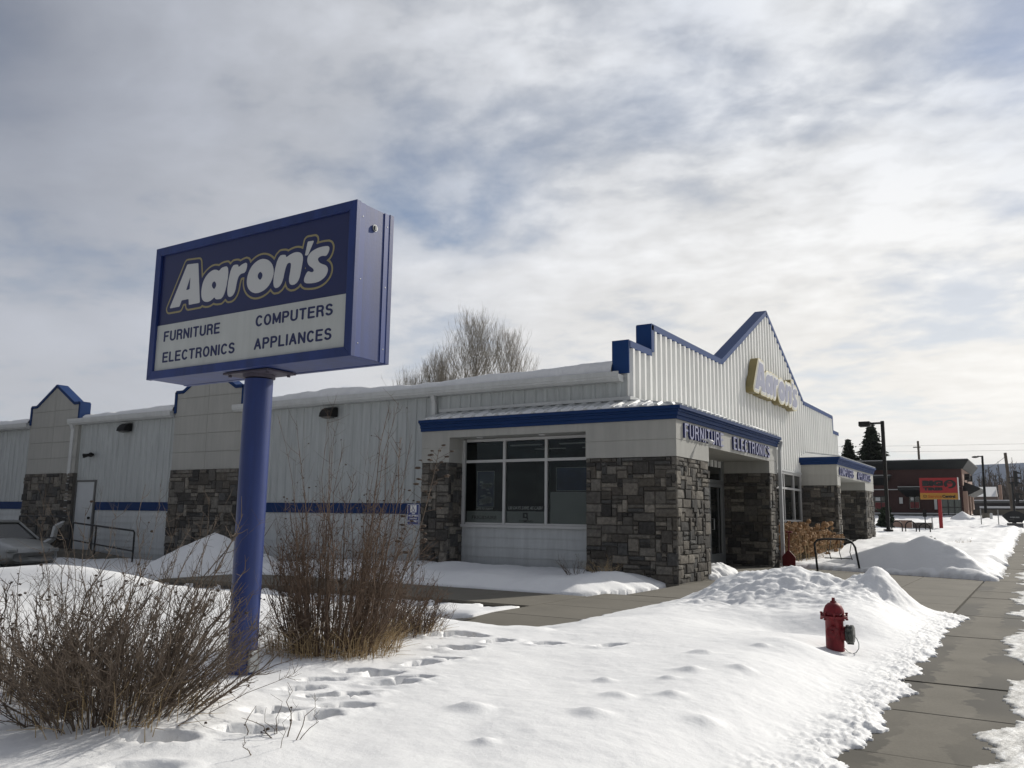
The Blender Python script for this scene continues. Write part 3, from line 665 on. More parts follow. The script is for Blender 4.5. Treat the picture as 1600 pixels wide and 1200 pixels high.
# ---- stone facing: irregular coursed blocks as real geometry
TONES = [(.085, .080, .074), (.115, .108, .098), (.155, .145, .130), (.200, .188, .168), (.060, .058, .056), (.135, .122, .104), (.10, .10, .098), (.245, .225, .195), (.095, .086, .075), (.17, .155, .135)]
def stonework(mb, fn, u0, u1, z0, z1, seed, cell=(.125, .092), mx_=(3, 3)):
    rg = random.Random(seed); nu = max(1, round((u1-u0)/cell[0])); nz = max(1, round((z1-z0)/cell[1])); cu, cz = (u1-u0)/nu, (z1-z0)/nz
    occ = [[False]*nz for _ in range(nu)]
    order = [(i, j) for j in range(nz) for i in range(nu)]
    for i, j in order:
        if occ[i][j]: continue
        w = rg.choice([1, 1, 2, 2, 2, 3, 3, 4][:8 if mx_[0] > 2 else 5]); h = rg.choice([1, 1, 1, 2, 2, 3] if mx_[1] > 2 else [1, 1, 2]); 
        if w >= 4: h = min(h, 2)
        while w > 1 and (i+w > nu or any(occ[i+k][j] for k in range(w))): w -= 1
        while h > 1 and (j+h > nz or any(occ[i+k][j+l] for k in range(w) for l in range(h))): h -= 1
        for k in range(w):
            for l in range(h): occ[i+k][j+l] = True
        g = .0042; a, b, c, d = u0+i*cu+g, u0+(i+w)*cu-g, z0+j*cz+g, z0+(j+h)*cz-g
        dp = rg.uniform(.012, .055); e = .012; t = rg.choice(TONES); q = rg.uniform(.85, 1.15); t = (t[0]*q*.92, t[1]*q*.91, t[2]*q*.89)
        jt = lambda: rg.uniform(-.004, .004)
        front = [(a+e+jt(), c+e+jt()), (b-e+jt(), c+e+jt()), (b-e+jt(), d-e+jt()), (a+e+jt(), d-e+jt())]
        tl = [rg.uniform(-.006, .006) for _ in range(4)]
        cen = ((a+b)/2+jt()*3, (c+d)/2+jt()*3)
        vs = [fn(a, c, 0), fn(b, c, 0), fn(b, d, 0), fn(a, d, 0)]+[fn(p[0], p[1], dp+tt) for p, tt in zip(front, tl)]+[fn(cen[0], cen[1], dp+rg.uniform(.0, .012))]
        mb.add(vs, [(0, 1, 5, 4), (1, 2, 6, 5), (2, 3, 7, 6), (3, 0, 4, 7), (4, 5, 8), (5, 6, 8), (6, 7, 8), (7, 4, 8)], t)
ST = 2.70
side = lambda yy: (lambda u, v, w: (u, yy-w, v))      # facing -Y
front = lambda xx: (lambda u, v, w: (xx+w, u, v))     # facing +X
def pier(x0, x1, y0, y1, seed, faces='SF', z0=-.1):
    cp = MB().box(x0, x1-.04, y0+.04, y1, z0, ST).build('stone_pillar', 'mortar', B); st = MB()
    if 'S' in faces: stonework(st, side(y0+.04), x0, x1-.0, z0+.02, ST, seed)
    if 'F' in faces: stonework(st, front(x1-.04), y0, y1, z0+.02, ST, seed+1, (.12, .10))
    st.build('stone_facing', 'stone', cp)
pier(-13.38, -12.5, YP, 17.6, 11); pier(-8.66, XP, YP, 19.05, 21)
pier(-7.9, XP, 24.27, 25.13, 31); pier(-7.9, XP, 33.85, 34.45, 41); pier(-7.9, XP, 39.9, 42.1, 51)
for xa, xb, sd_ in ((-33.12, -29.84, 61), (-24.24, -20.92, 62)):
    cp = MB().box(xa, xb, 17.465, 17.62, -.6, 2.73).build('stone_pillar', 'mortar', B); st = MB(); stonework(st, side(17.46), xa, xb, -.5, 2.73, sd_, (.17, .125)); st.build('stone_facing', 'stone', cp)
MB().box(-8.7, XP+.02, YP-.03, 19.06, -.12, .02).build('stone_footing', 'concrete', B); MB().box(-7.9, XP+.02, 24.24, 25.16, -.12, .02).build('stone_footing', 'concrete', B)
# cream bands over the stone, with a shadow joint at 3.07
cr = MB()
def cream(x0, x1, y0, y1, z0=ST, z1=3.53, split=(3.07,)):
    zs = [z0]+[s for s in split if z0 < s < z1]+[z1]
    for a, b in zip(zs[:-1], zs[1:]): cr.box(x0, x1, y0, y1, a+(.006 if a != z0 else 0), b-(.006 if b != z1 else 0))
    if len(zs) > 2: cr.box(x0+.012, x1-.012, y0+.012, y1-.012, z0+.02, z1-.02)
cream(-13.38, -12.5, YP, 17.6); cream(-12.5, -8.66, YP, 17.6, 3.32, 3.53, ()); cream(-8.66, XP, YP, 19.05)
cream(-7.9, XP, 19.05, 24.27, 3.04, 3.53, ()); cream(-7.9, XP, 24.27, 25.13)
cr.build('cream_band', 'cream', B); cr = MB()
cream(-7.9, XP, 33.85, 34.45); cream(-7.9, XP, 34.45, 39.9, 3.04, 3.53, ()); cream(-7.9, XP, 39.9, 42.1)
cr.build('cream_band', 'cream', B)
# canopy fascia: stepped blue profile swept round the corner
PROF = [(0.0, 3.50), (.035, 3.50), (.035, 3.575), (.065, 3.585), (.065, 3.655), (.10, 3.665), (.10, 3.70), (.15, 3.715), (.15, 3.785), (.02, 3.785)]
def fascia(path, name='canopy_fascia', m='blue'):
    # path: [(x, y, nx, ny)] with mitred outward normals
    mb = MB(); n = len(PROF); vs = []
    for x, y, nx, ny in path:
        for o, z in PROF: vs.append((x+nx*o, y+ny*o, z))
    fs = []
    for i in range(len(path)-1):
        for j in range(n): fs.append((i*n+j, i*n+(j+1) % n, (i+1)*n+(j+1) % n, (i+1)*n+j))
    fs += [tuple(range(n))[::-1], tuple(range((len(path)-1)*n, len(path)*n))]
    mb.add(vs, fs); return mb.build(name, m, B)
fascia([(-13.40, YP-.003, 0, -1), (XP+.003, YP-.003, 1, -1), (XP+.003, 25.15, 1, 0)])
fascia([(-7.92, 33.847, 0, -1), (XP+.003, 33.847, 1, -1), (XP+.003, 42.12, 1, 0)])
def canopy_roof(y0, y1, side_x0, both):
    mb = MB(); e = .13; ze, zw = 3.79, 4.06
    # front slope (+X), side slope (-Y)
    A = (XP+e, y0-e, ze); Bp = (XP+e, y1+.1, ze); C_ = (XW, y1+.1, zw); yw = YW if side_x0 < -9 else y0+.9
    D = (XW, yw, zw)
    E_ = (side_x0, y0-e, ze); F_ = (side_x0, yw, zw)
    mb.add([A, Bp, C_, D], [(0, 1, 2, 3)]); mb.add([E_, A, D, F_], [(0, 1, 2, 3)])
    mb.add([A, Bp, (Bp[0], Bp[1], ze-.02), (A[0], A[1], ze-.02)], [(0, 3, 2, 1)])
    rh = .045
    y = y0+.05
    while y < y1:           # ribs run up the front slope
        t1 = min(1, (y-(y0-e))/(yw-(y0-e))); xa, xb = XP+e+.01, XP+e+(XW-XP-e)*t1
        za, zb = ze, ze+(zw-ze)*t1
        mb.add([(xa, y-.05, za), (xa, y-.02, za+rh), (xa, y+.02, za+rh), (xa, y+.05, za), (xb, y-.05, zb), (xb, y-.02, zb+rh), (xb, y+.02, zb+rh), (xb, y+.05, zb)], [(0, 1, 2, 3), (0, 4, 5, 1), (1, 5, 6, 2), (2, 6, 7, 3)]); y += .31
    x = XP-.05
    while x > side_x0 and side_x0 < -9:
        t1 = min(1, (XP+e-x)/(XP+e-XW)); ya, yb = y0-e-.01, y0-e+(yw-y0+e)*t1; za, zb = ze, ze+(zw-ze)*t1
        mb.add([(x-.06, ya, za), (x-.025, ya, za+rh), (x+.025, ya, za+rh), (x+.06, ya, za), (x-.06, yb, zb), (x-.025, yb, zb+rh), (x+.025, yb, zb+rh), (x+.06, yb, zb)], [(0, 3, 2, 1), (0, 1, 5, 4), (1, 2, 6, 5), (2, 3, 7, 6)]); x -= .345
    return mb.build('canopy_roof', 'trim', B)
canopy_roof(YP, 25.05, -13.38, True); canopy_roof(33.85, 42.05, -7.9, False)
mb = MB(); mb.box(XW+.055, XW+.10, 17.6, 25.2, 4.07, 4.16); mb.box(-13.3, -7.93, YW-.075, YW-.035, 4.07, 4.15); mb.box(-7.95, XW+.10, YW-.076, 17.6, 4.072, 4.152)
mb.build('flashing', 'trim', B)
def csnow(x, y):
    t = (XP+.13-x)/(XP+.13-XW); z = 3.80+.27*t; d = np.minimum(np.minimum(t*1.4-.05, .92-t), np.minimum(y-18.4, 24.3-y))
    return z+np.where(d > .0, .085*np.clip(d/.12, 0, 1)**.5+.03*vn(x*6, y*3, 131), -.05)
o = grid(np.linspace(-7.85, -6.36, 40), np.linspace(18.2, 24.5, 120), csnow, 'canopy_snow', 'snowroof', present=lambda x, y, z: z > 3.80+.27*(XP+.13-x)/(XP+.13-XW)-.02, kind='stuff')
o['label'] = 'thin bright snow lying on the canopy above the entrance lettering'; o['category'] = 'snow'
def csnow2(x, y):
    t = (y-16.84)/(17.63-16.84); z = 3.80+.27*t; f = np.abs(((x+6.54)/.345) % 1-.5)*2
    ok = (t < .42+.5*vn(x*5, y*0, 141)) & (t > .03) & (x < -7.1)
    return z+np.where(ok, .028*(f > .22), -.05)
o = grid(np.linspace(-13.2, -6.9, 380), np.linspace(16.85, 17.5, 26), csnow2, 'canopy_snow', 'snowroof', present=lambda x, y, z: z > 3.80+.27*(y-16.84)/.79-.02, kind='stuff')
o['label'] = 'thin snow patches between the ribs of the side canopy over the display window'; o['category'] = 'snow'

# ---- display window in the side
WY = 17.60
siding(-12.5, -8.66, -.1, 1.10, WY, .24).build('window_siding', 'siding', B)
mb = MB(); mb.box(-12.48, -8.66, WY+.02, WY+.2, -.1, 1.12); mb.build('window_wall_core', 'trim', B)
w = MB()
for xa, xb in ((-12.5, -12.42), (-11.26, -11.19), (-10.06, -9.99), (-8.73, -8.66)): w.box(xa, xb, WY-.06, WY+.04, 1.17, 3.30)
for za, zb in ((3.24, 3.31), (2.71, 2.78)): w.box(-12.38, -8.75, WY-.055, WY+.035, za, zb)
w.box(-12.38, -8.75, WY-.05, WY+.03, 1.17, 1.215)
wf = w.build('display_window', 'frame', B, bevel=.006)
MB().box(-12.5, -8.66, WY-.09, WY+.02, 1.10, 1.168).build('sill', 'frame', wf, bevel=.006)
# glazing: real thin reflective panes over a furnished dark room
gm = bpy.data.materials.new('clear_shop_glass'); gm.use_nodes = True; t = gm.node_tree; t.nodes.clear()
gl = N(t, 'ShaderNodeBsdfGlossy'); setin(gl, {'Roughness': .02, 'Color': (.42, .45, .46, 1)}); tr = N(t, 'ShaderNodeBsdfTransparent'); tr.inputs[0].default_value = (.76, .78, .77, 1)
fr = N(t, 'ShaderNodeFresnel'); fr.inputs[0].default_value = 1.45; ms = N(t, 'ShaderNodeMixShader'); ou = N(t, 'ShaderNodeOutputMaterial')
t.links.new(mth(t, 'MULTIPLY', fr.outputs[0], 1.1), ms.inputs[0]); t.links.new(tr.outputs[0], ms.inputs[1]); t.links.new(gl.outputs[0], ms.inputs[2]); t.links.new(ms.outputs[0], ou.inputs[0]); M['clear'] = gm
gp = MB().box(-12.40, -8.73, WY-.012, WY-.004, 1.2, 3.22).build('glass_pane', 'clear', wf)
bnd = MB()
for xa, xb, z1 in ((-12.38, -11.27, 1.50), (-11.18, -10.07, 1.50)): bnd.box(xa+.005, xb-.005, WY+.002, WY+.008, 1.215, z1)
bnd.box(-9.93, -8.75, WY+.002, WY+.008, 1.215, 1.97)
bnd.build('frosted_band', 'postergray', wf)
for (xa, xb, za, zb) in ((-12.08, -11.55, 1.60, 2.50), (-9.78, -8.9, 1.99, 2.55)):
    MB().box(xa, xb, WY+.02, WY+.03, za, zb).build('window_poster', 'poster', wf); pf = MB()
    for b_ in ((xa, xb, za, za+.012), (xa, xb, zb-.012, zb), (xa, xa+.012, za+.012, zb-.012), (xb-.012, xb, za+.012, zb-.012)): pf.box(b_[0], b_[1], WY+.012, WY+.018, b_[2], b_[3])
    pf.build('poster_frame', 'postergray', wf)
pw = MB(); rg = random.Random(5)
for k in range(60):
    cx, cz = rg.uniform(-11.98, -11.66), rg.choice([rg.gauss(2.12, .05), rg.gauss(1.78, .06)]); pw.add([(cx-.05, WY+.017, cz-.01), (cx+.06, WY+.017, cz-.016), (cx+.03, WY+.017, cz+.02), (cx-.04, WY+.017, cz+.014)], [(0, 1, 2, 3)])
pw.build('poster_picture', 'postergray', wf)
def wall_text(txt, x0, x1, z0, z1, y, m, parent, name='lettering', off=.01, shear=0, depth=.006, bold=None):
    vs, fs = text_geo(txt, 1, off, shear) if bold is None else stroke_text(txt, bold); vs = fit(vs, x0, x1, z0, z1); mb = MB(); solid(mb, vs, fs, lambda u, v, w_: (u, y-w_, v), 0, depth); return mb.build(name, m, parent)
wall_text('130 DAYS SAME AS CASH', -11.12, -10.14, 1.545, 1.625, WY+.001, 'trim', wf, off=.02, shear=.25)
wall_text('LETS TO TODAY', -12.07, -11.56, 1.535, 1.585, WY+.001, 'trim', wf, off=.02, shear=.25)
wall_text('FRIGIDAIRE', -12.2, -11.46, 1.30, 1.385, WY+.001, 'black', wf, off=.0)
wall_text('COMPAQ', -10.80, -10.42, 1.235, 1.29, WY+.001, 'black', wf, off=.01)
q = MB(); 
for b_ in ((-10.69, -10.65, 1.345, 1.465), (-10.69, -10.56, 1.435, 1.465), (-10.59, -10.56, 1.345, 1.465), (-10.65, -10.56, 1.345, 1.370)): q.box(b_[0], b_[1], WY-.006, WY+.001, b_[2], b_[3])
q.prism([(-10.61, 1.37), (-10.585, 1.37), (-10.53, 1.315), (-10.56, 1.30)], lambda u, v, w_: (u, w_, v), WY-.007, WY+.0008)
q.build('emblem', 'black', wf)
# interior
inn = MB(); inn.box(-13.2, -8.05, 22.5, 22.6, 0, 3.5); inn.box(-13.3, -13.2, WY+.3, 22.5, 0, 3.5); inn.box(-13.2, -8.05, WY+.3, 22.5, 3.4, 3.5); inn.box(-13.2, -8.05, WY+.25, 22.5, -.05, .02); inn.box(-8.10, -8.0, WY+.2, 22.5, 0, 3.5)
inn.build('interior_shell', mat('dark_showroom_wall', (.03, .03, .032), .8), B)
fu = MB(); fu.box(-12.6, -11.2, 19.5, 20.3, 0, .9); fu.box(-12.6, -11.2, 20.2, 20.4, .8, 1.5); fu.box(-10.4, -9.6, 19.2, 19.9, 0, 1.8); fu.box(-9.4, -8.6, 20.5, 21.2, 0, 1.6)
fu.build('furniture_display', 'gray', B, bevel=.03)
TUBE = emis(mat('ceiling_tube_light', (.8, .8, .75), .5), (.9, .95, 1), .02)
for yy in (18.8, 20.2, 21.6):
    for xx in (-12.2, -10.6, -9.1): MB().box(xx-.5, xx+.5, yy-.06, yy+.06, 3.36, 3.385).build('ceiling_light', TUBE, B)
for xx in (-11.75, -9.95):
    MB().lathe([(.07, 3.300), (.085, 3.318), (.06, 3.3185)], (xx, 17.22, 0), 16).build('downlight', 'white', B, smooth=True)
# ---- entrance: glazed aluminium front set back in the alcove
XE = -7.86
mb = MB()
for ya, yb in ((19.06, 19.14), (21.0, 21.08), (22.80, 22.88), (24.10, 24.25)): mb.box(XE-.05, XE+.04, ya, yb, .05, 3.35)
for za, zb in ((.05, .14), (2.38, 2.48), (3.25, 3.36)): mb.box(XE-.045, XE+.035, 19.14, 24.10, za, zb)
ef = mb.build('entrance_front', 'alum', B, bevel=.005)
MB().box(XE-.02, XE-.012, 19.1, 24.12, .1, 3.3).build('glass_pane', 'glass', ef)
dr = MB()
for ya, yb in ((22.89, 22.99), (23.97, 24.08)): dr.box(XE+.0, XE+.055, ya, yb, .15, 2.37)
for za, zb in ((.15, .40), (2.27, 2.37)): dr.box(XE+.002, XE+.053, 22.99, 23.97, za, zb)
dd = dr.build('entrance_door', 'alum', B, bevel=.004)
MB().tube([(XE+.05, 23.04, 1.08), (XE+.12, 23.04, 1.08), (XE+.12, 23.04, 1.38), (XE+.05, 23.04, 1.38)], .014, 8).build('handle', 'galv', dd)
mb = MB(); mb.box(-7.88, -7.7, 19.06, 24.26, 3.36, 3.50); mb.box(-13.2, -7.98, 24.0, 24.1, 0, 3.5); mb.build('entrance_header', 'cream', B)
# alcove upper band on the far side wall
# ---- window wall between the canopies
mb = MB()
for ya in (25.25, 26.7, 28.2, 29.7, 31.15, 32.6, 33.70): mb.box(XW+.0, XW+.085, ya, ya+.075, .3, 3.10)
for za, zb in ((3.03, 3.12), (2.47, 2.55), (1.30, 1.37), (.3, .4)): mb.box(XW+.003, XW+.080, 25.2, 33.8, za, zb)
w2 = mb.build('shop_window', 'frame', B, bevel=.004)
MB().box(XW+.02, XW+.03, 25.2, 33.8, .35, 3.08).build('glass_pane', 'glass', w2)
mb = MB(); mb.box(XW-.2, XW-.02, 25.15, 33.85, -.1, 3.15); mb.box(XW, XW+.06, 25.15, 33.8, -.1, .3); mb.box(XW+.056, XW+.11, 25.15, 33.85, 3.125, 3.19); mb.build('shop_window_wall', 'trim', B)
# ---- side door, fittings
dr = MB(); dr.box(-29.74, -28.66, YW-.05, YW-.02, -.02, 2.40); d2 = dr.build('side_door', mat('white_door_paint', (.50, .52, .53), .5, .04), B, bevel=.004)
mb = MB(); mb.box(-29.82, -29.74, YW-.07, YW-.01, -.05, 2.47); mb.box(-28.66, -28.58, YW-.07, YW-.01, -.05, 2.47); mb.box(-29.74, -28.66, YW-.069, YW-.011, 2.40, 2.469)
mb.build('door_frame', 'gray', d2); MB().blob((-28.8, YW-.09, 1.12), .05, 3, amp=.02).build('door_knob', 'darkmetal', d2, smooth=True)
for xx in (-26.95, -17.2):
    mb = MB(); pr = [(0, 4.14), (0, 4.42), (-.10, 4.42), (-.22, 4.36), (-.30, 4.26), (-.33, 4.14)]
    mb.prism(pr, lambda u, v, w_: (w_, YW-.03+u, v), xx-.22, xx+.22); wl = mb.build('wall_light', 'darkmetal', B, bevel=.012)
    MB().box(xx-.16, xx+.16, YW-.30, YW-.10, 4.10, 4.142).build('light_lens', 'gray', wl)
mb = MB(); mb.tube([(-28.95, YW-.02, 3.38), (-28.95, YW-.10, 3.38)], .05, 10); mb.tube([(-29.0, YW-.10, 3.38), (-29.18, YW-.26, 3.33)], [.04, .085], 10); mb.tube([(-28.9, YW-.10, 3.38), (-28.72, YW-.26, 3.36)], [.04, .085], 10)
mb.build('flood_light', 'darkmetal', B, smooth=True)
mb = MB(); mb.tube([(-6.45, 18.42, 3.18), (-6.30, 18.5, 3.15)], .02, 8); mb.tube([(-6.34, 18.5, 3.17), (-6.22, 18.56, 3.09)], [.035, .055], 10); mb.build('entrance_camera', 'white', B, smooth=True)
MB().box(-8.76, -8.68, WY-.10, WY-.03, .30, .52).build('outlet_box', 'white', B, bevel=.005)

# ---- lettering on the canopies (raised channel letters)
def channel_word(txt, y0, y1, z0, z1, label):
    o = thing('canopy_lettering', (XP, (y0+y1)/2, z0), label, 'sign lettering', 'blue words on the store canopies')
    vs, fs = stroke_text(txt, .17, 1.7); vs = fit(vs, y0, y1, z0, z1)
    mb = MB(); solid(mb, vs, fs, lambda u, v, w_: (XP+w_, u, v), .004, .045); mb.build('letter_return', mat('letter_blue_return', (.012, .022, .13), .35, .05), o)
    mb = MB(); mb.add([(XP+.0465, u, v) for u, v in vs], fs); mb.build('letter_face', mat('letter_face', (.26, .27, .40), .5, .05), o)
channel_word('FURNITURE', 17.38, 20.05, 3.12, 3.45, 'word FURNITURE in raised blue letters on the near canopy')
channel_word('ELECTRONICS', 20.85, 24.22, 3.12, 3.45, 'word ELECTRONICS in raised blue letters on the near canopy')
channel_word('COMPUTERS', 34.2, 37.1, 3.10, 3.42, 'word COMPUTERS in raised blue letters on the far canopy')
channel_word('APPLIANCES', 38.0, 41.2, 3.10, 3.42, 'word APPLIANCES in raised blue letters on the far canopy')

# ---- logo wall sign
LW = thing('wall_sign', (-7.62, 29.7, 6.0), 'cut-out store name sign with gold edge on the corrugated gable', 'sign')
def wl_map(u, v, w_): return (-7.84+w_, 26.72+(u+1.01)*3.02, 5.42+(v-.06)*2.62)
for lvl, m, w0, w1, D_ in ((.052, mat('gold_sign_return', (.22, .18, .07), .45, .1), 0, .26, DB), (.0515, mat('sign_yellow_edge', (.62, .56, .36), .4, .05), .26, .268, DB), (.034, mat('sign_white_ring', (.62, .62, .60), .4, .04), .268, .275, DB), (.020, mat('sign_cream_ring', (.60, .57, .42), .4, .04), .275, .279, DB), (.013, 'white', .279, .283, DB), (-.002, mat('sign_mauve_face', (.26, .27, .36), .4, .04), .283, .290, DF)):
    vs, fs = contour_faces(D_, lvl); mb = MB(); solid(mb, vs, fs, wl_map, w0, w1); mb.build({0: 'sign_body'}.get(w0, 'sign_layer' if lvl > 0 else 'logo_letters'), m, LW)

# ================================================================== PYLON SIGN
PS = thing('pylon_sign', (-5.29, 4.56, .1), 'large blue double-faced store sign cabinet on a round blue pole', 'sign')
x0, x1, y0, y1, z0, z1 = -6.47, -4.10, 4.35, 4.77, 2.515, 3.69
mb = MB(); mb.box(x0+.01, x1-.01, y0+.04, y1-.04, z0+.005, z1-.005); mb.build('cabinet_body', 'signblue', PS, bevel=.004)
mb = MB(); fw = .072
for ya, yb in ((y0, y0+.045), (y1-.045, y1)):
    mb.prism([(x0, z0), (x1, z0), (x1-fw, z0+fw), (x0+fw, z0+fw)], lambda u, v, w_: (u, w_, v), ya, yb)
    mb.prism([(x0, z1), (x0+fw, z1-fw), (x1-fw, z1-fw), (x1, z1)], lambda u, v, w_: (u, w_, v), ya, yb)
    mb.prism([(x0, z0), (x0+fw, z0+fw), (x0+fw, z1-fw), (x0, z1)], lambda u, v, w_: (u, w_, v), ya, yb)
    mb.prism([(x1, z0), (x1, z1), (x1-fw, z1-fw), (x1-fw, z0+fw)], lambda u, v, w_: (u, w_, v), ya, yb)
mb.build('retainer_frame', 'signblue', PS, bevel=.003)
mb = MB(); mb.box(x1-.012, x1-.004, y0+.045, y0+.10, z0+.006, z1-.006); mb.box(x1-.012, x1-.004, y1-.10, y1-.045, z0+.006, z1-.006); mb.build('side_flange', mat('sign_blue_flange', (.012, .036, .175), .45, .08, 2), PS)
for zz in (2.62, 3.1, 3.58):
    for yy in (y0+.072, y1-.072): MB().lathe([(.006, 0), (.006, .003), (.003, .004)], (x1-.006, yy, zz), 8, 'x').build('screw', 'galv', PS, smooth=True)
mb = MB(); mb.lathe([(.027, 0), (.027, .008), (.021, .008), (.021, .002)], (x1-.008, 4.56, 3.53), 20, 'x'); mb.box(x1-.004, x1+.008, 4.553, 4.560, 3.513, 3.547); mb.box(x1-.004, x1+.0075, 4.566, 4.571, 3.513, 3.547)
mb.build('photocell', 'galv', PS)
pz = 2.990
mb = MB(); mb.box(x0+fw-.01, x1-fw+.01, y0+.022, y0+.036, pz, z1-fw+.01); mb.box(x0+fw-.01, x1-fw+.01, y1-.036, y1-.022, pz, z1-fw+.01); mb.build('sign_panel', 'panelnavy', PS)
mb = MB(); mb.box(x0+fw-.01, x1-fw-.02, y0+.022, y0+.036, z0+fw-.01, pz-.001); mb.box(x1-fw-.02, x1-fw+.01, y0+.024, y0+.036, z0+fw-.01, pz-.001); mb.box(x0+fw-.01, x1-fw+.01, y1-.036, y1-.022, z0+fw-.01, pz-.001); sp = mb.build('text_panel', 'panelwhite', PS)
def pl(u, v, w_): return (-5.3+u, y0+.022-w_, 3.0+v)
for lvl, m, w0, w1, D_, nm in ((.050, 'gold', 0, .0012, DB, 'logo_outline'), (.034, 'panelnavy', .0012, .0020, DB, 'logo_ring'), (-.0005, 'logowhite', .0020, .0030, DF, 'logo_letters')):
    vs, fs = contour_faces(D_, lvl); mb = MB(); solid(mb, vs, fs, pl, w0, w1); mb.build(nm, m, PS)
for txt, a, b, c, d in (('FURNITURE', -6.300, -5.570, 2.838, 2.930), ('ELECTRONICS', -6.296, -5.374, 2.655, 2.746), ('COMPUTERS', -5.146, -4.315, 2.843, 2.934), ('APPLIANCES', -5.148, -4.317, 2.658, 2.749)):
    wall_text(txt, a, b, c, d, y0+.0215, 'textnavy', sp, depth=.001, bold=.215)
px, py = -5.29, 4.565
MB().lathe([(.112, -.2), (.112, 2.46)], (px, py, 0), 40).build('pole', 'signblue', PS, smooth='auto')
mb = MB(); mb.box(px-.26, px+.26, py-.15, py+.15, 2.498, 2.513); mb.lathe([(.128, 2.47), (.128, 2.498)], (px, py, 0), 24)
for i in (-1, 1):
    for j in (-1, 1): mb.lathe([(.014, 2.480), (.014, 2.498)], (px+i*.22, py+j*.11, 0), 6)
mb.build('mounting_plate', mat('rusty_blue_plate', (.06, .052, .075), .6, .3, 12), PS)
mb = MB(); mb.box(px+.115, px+.145, py-.05, py+.05, .20, .36); mb.build('hand_hole_cover', 'galv', PS, bevel=.01)

# ================================================================== HYDRANT
HX, HY = -1.87, 9.25
H_ = thing('fire_hydrant', (HX, HY, .05), 'red fire hydrant half sunk in the snow bank near the sidewalk', 'hydrant')
mb = MB(); mb.lathe([(.115, -.15), (.115, .0), (.098, .015), (.090, .03), (.088, .33), (.098, .345), (.128, .352), (.132, .375), (.100, .385)], (HX, HY, 0), 40)
mb.build('barrel', 'red', H_, smooth='auto')
mb = MB(); mb.lathe([(.112, .386), (.120, .392), (.104, .405), (.096, .44), (.080, .475), (.055, .50), (.032, .508), (.030, .522), (.022, .524)], (HX, HY, 0), 40); mb.lathe([(.019, .52), (.016, .556)], (HX, HY, 0), 5)
for k in range(3):
    a = .6+k*2.1; mb.box(HX-.004+.09*math.cos(a), HX+.004+.09*math.cos(a), HY-.004+.09*math.sin(a), HY+.004+.09*math.sin(a), .40, .45)
mb.build('bonnet', 'red', H_, smooth='auto')
for k in range(8):
    a = k*math.pi/4+.2; c = (HX+.122*math.cos(a), HY+.122*math.sin(a), 0); MB().lathe([(.014, .335), (.014, .350), (.010, .350), (.010, .398), (.014, .398), (.014, .412)], c, 6).build('flange_bolt', 'red', H_)
mb = MB(); mb.lathe([(.072, .07), (.072, .105), (.066, .112), (.066, .135)], (HX, HY, .205), 28, 'x'); mb.build('pumper_nozzle', 'red', H_, smooth='auto')
mb = MB(); mb.lathe([(.084, .112), (.090, .118), (.090, .138), (.083, .141), (.083, .150), (.091, .154), (.091, .178), (.080, .186), (.045, .188)], (HX, HY, .205), 32, 'x')
for k in range(3):
    a = .5+k*2.09; cy_, cz_ = HY+.088*math.cos(a), .205+.088*math.sin(a); mb.box(HX+.12, HX+.182, cy_-.013, cy_+.013, cz_-.013, cz_+.013)
mb.build('nozzle_cap', 'storz', H_, smooth='auto')
for sg in (-1, 1):
    mb = MB(); vs_ = [(.05, .06), (.05, .10), (.058, .104), (.058, .125), (.044, .128), (.018, .130), (.018, .15)]
    tmp = MB(); tmp.lathe(vs_, (0, 0, 0), 20, 'x'); mb.add([(HX+y_, HY+sg*x_, .225+z_) for x_, y_, z_ in tmp.v], [f if sg < 0 else f[::-1] for f in tmp.f]); mb.build('hose_nozzle', 'red', H_, smooth='auto')
cab = MB(); cab.tube([(HX+.186, HY-.01, .20), (HX+.215, HY-.02, .165), (HX+.232, HY-.02, .12), (HX+.228, HY-.02, .07), (HX+.20, HY-.02, .03), (HX+.165, HY-.02, .015), (HX+.13, HY-.02, .03), (HX+.10, HY-.03, .06), (HX+.088, HY-.03, .075)], .0045, 6); cab.build('cap_cable', 'galv', H_, smooth=True)

H_.location.z += .05
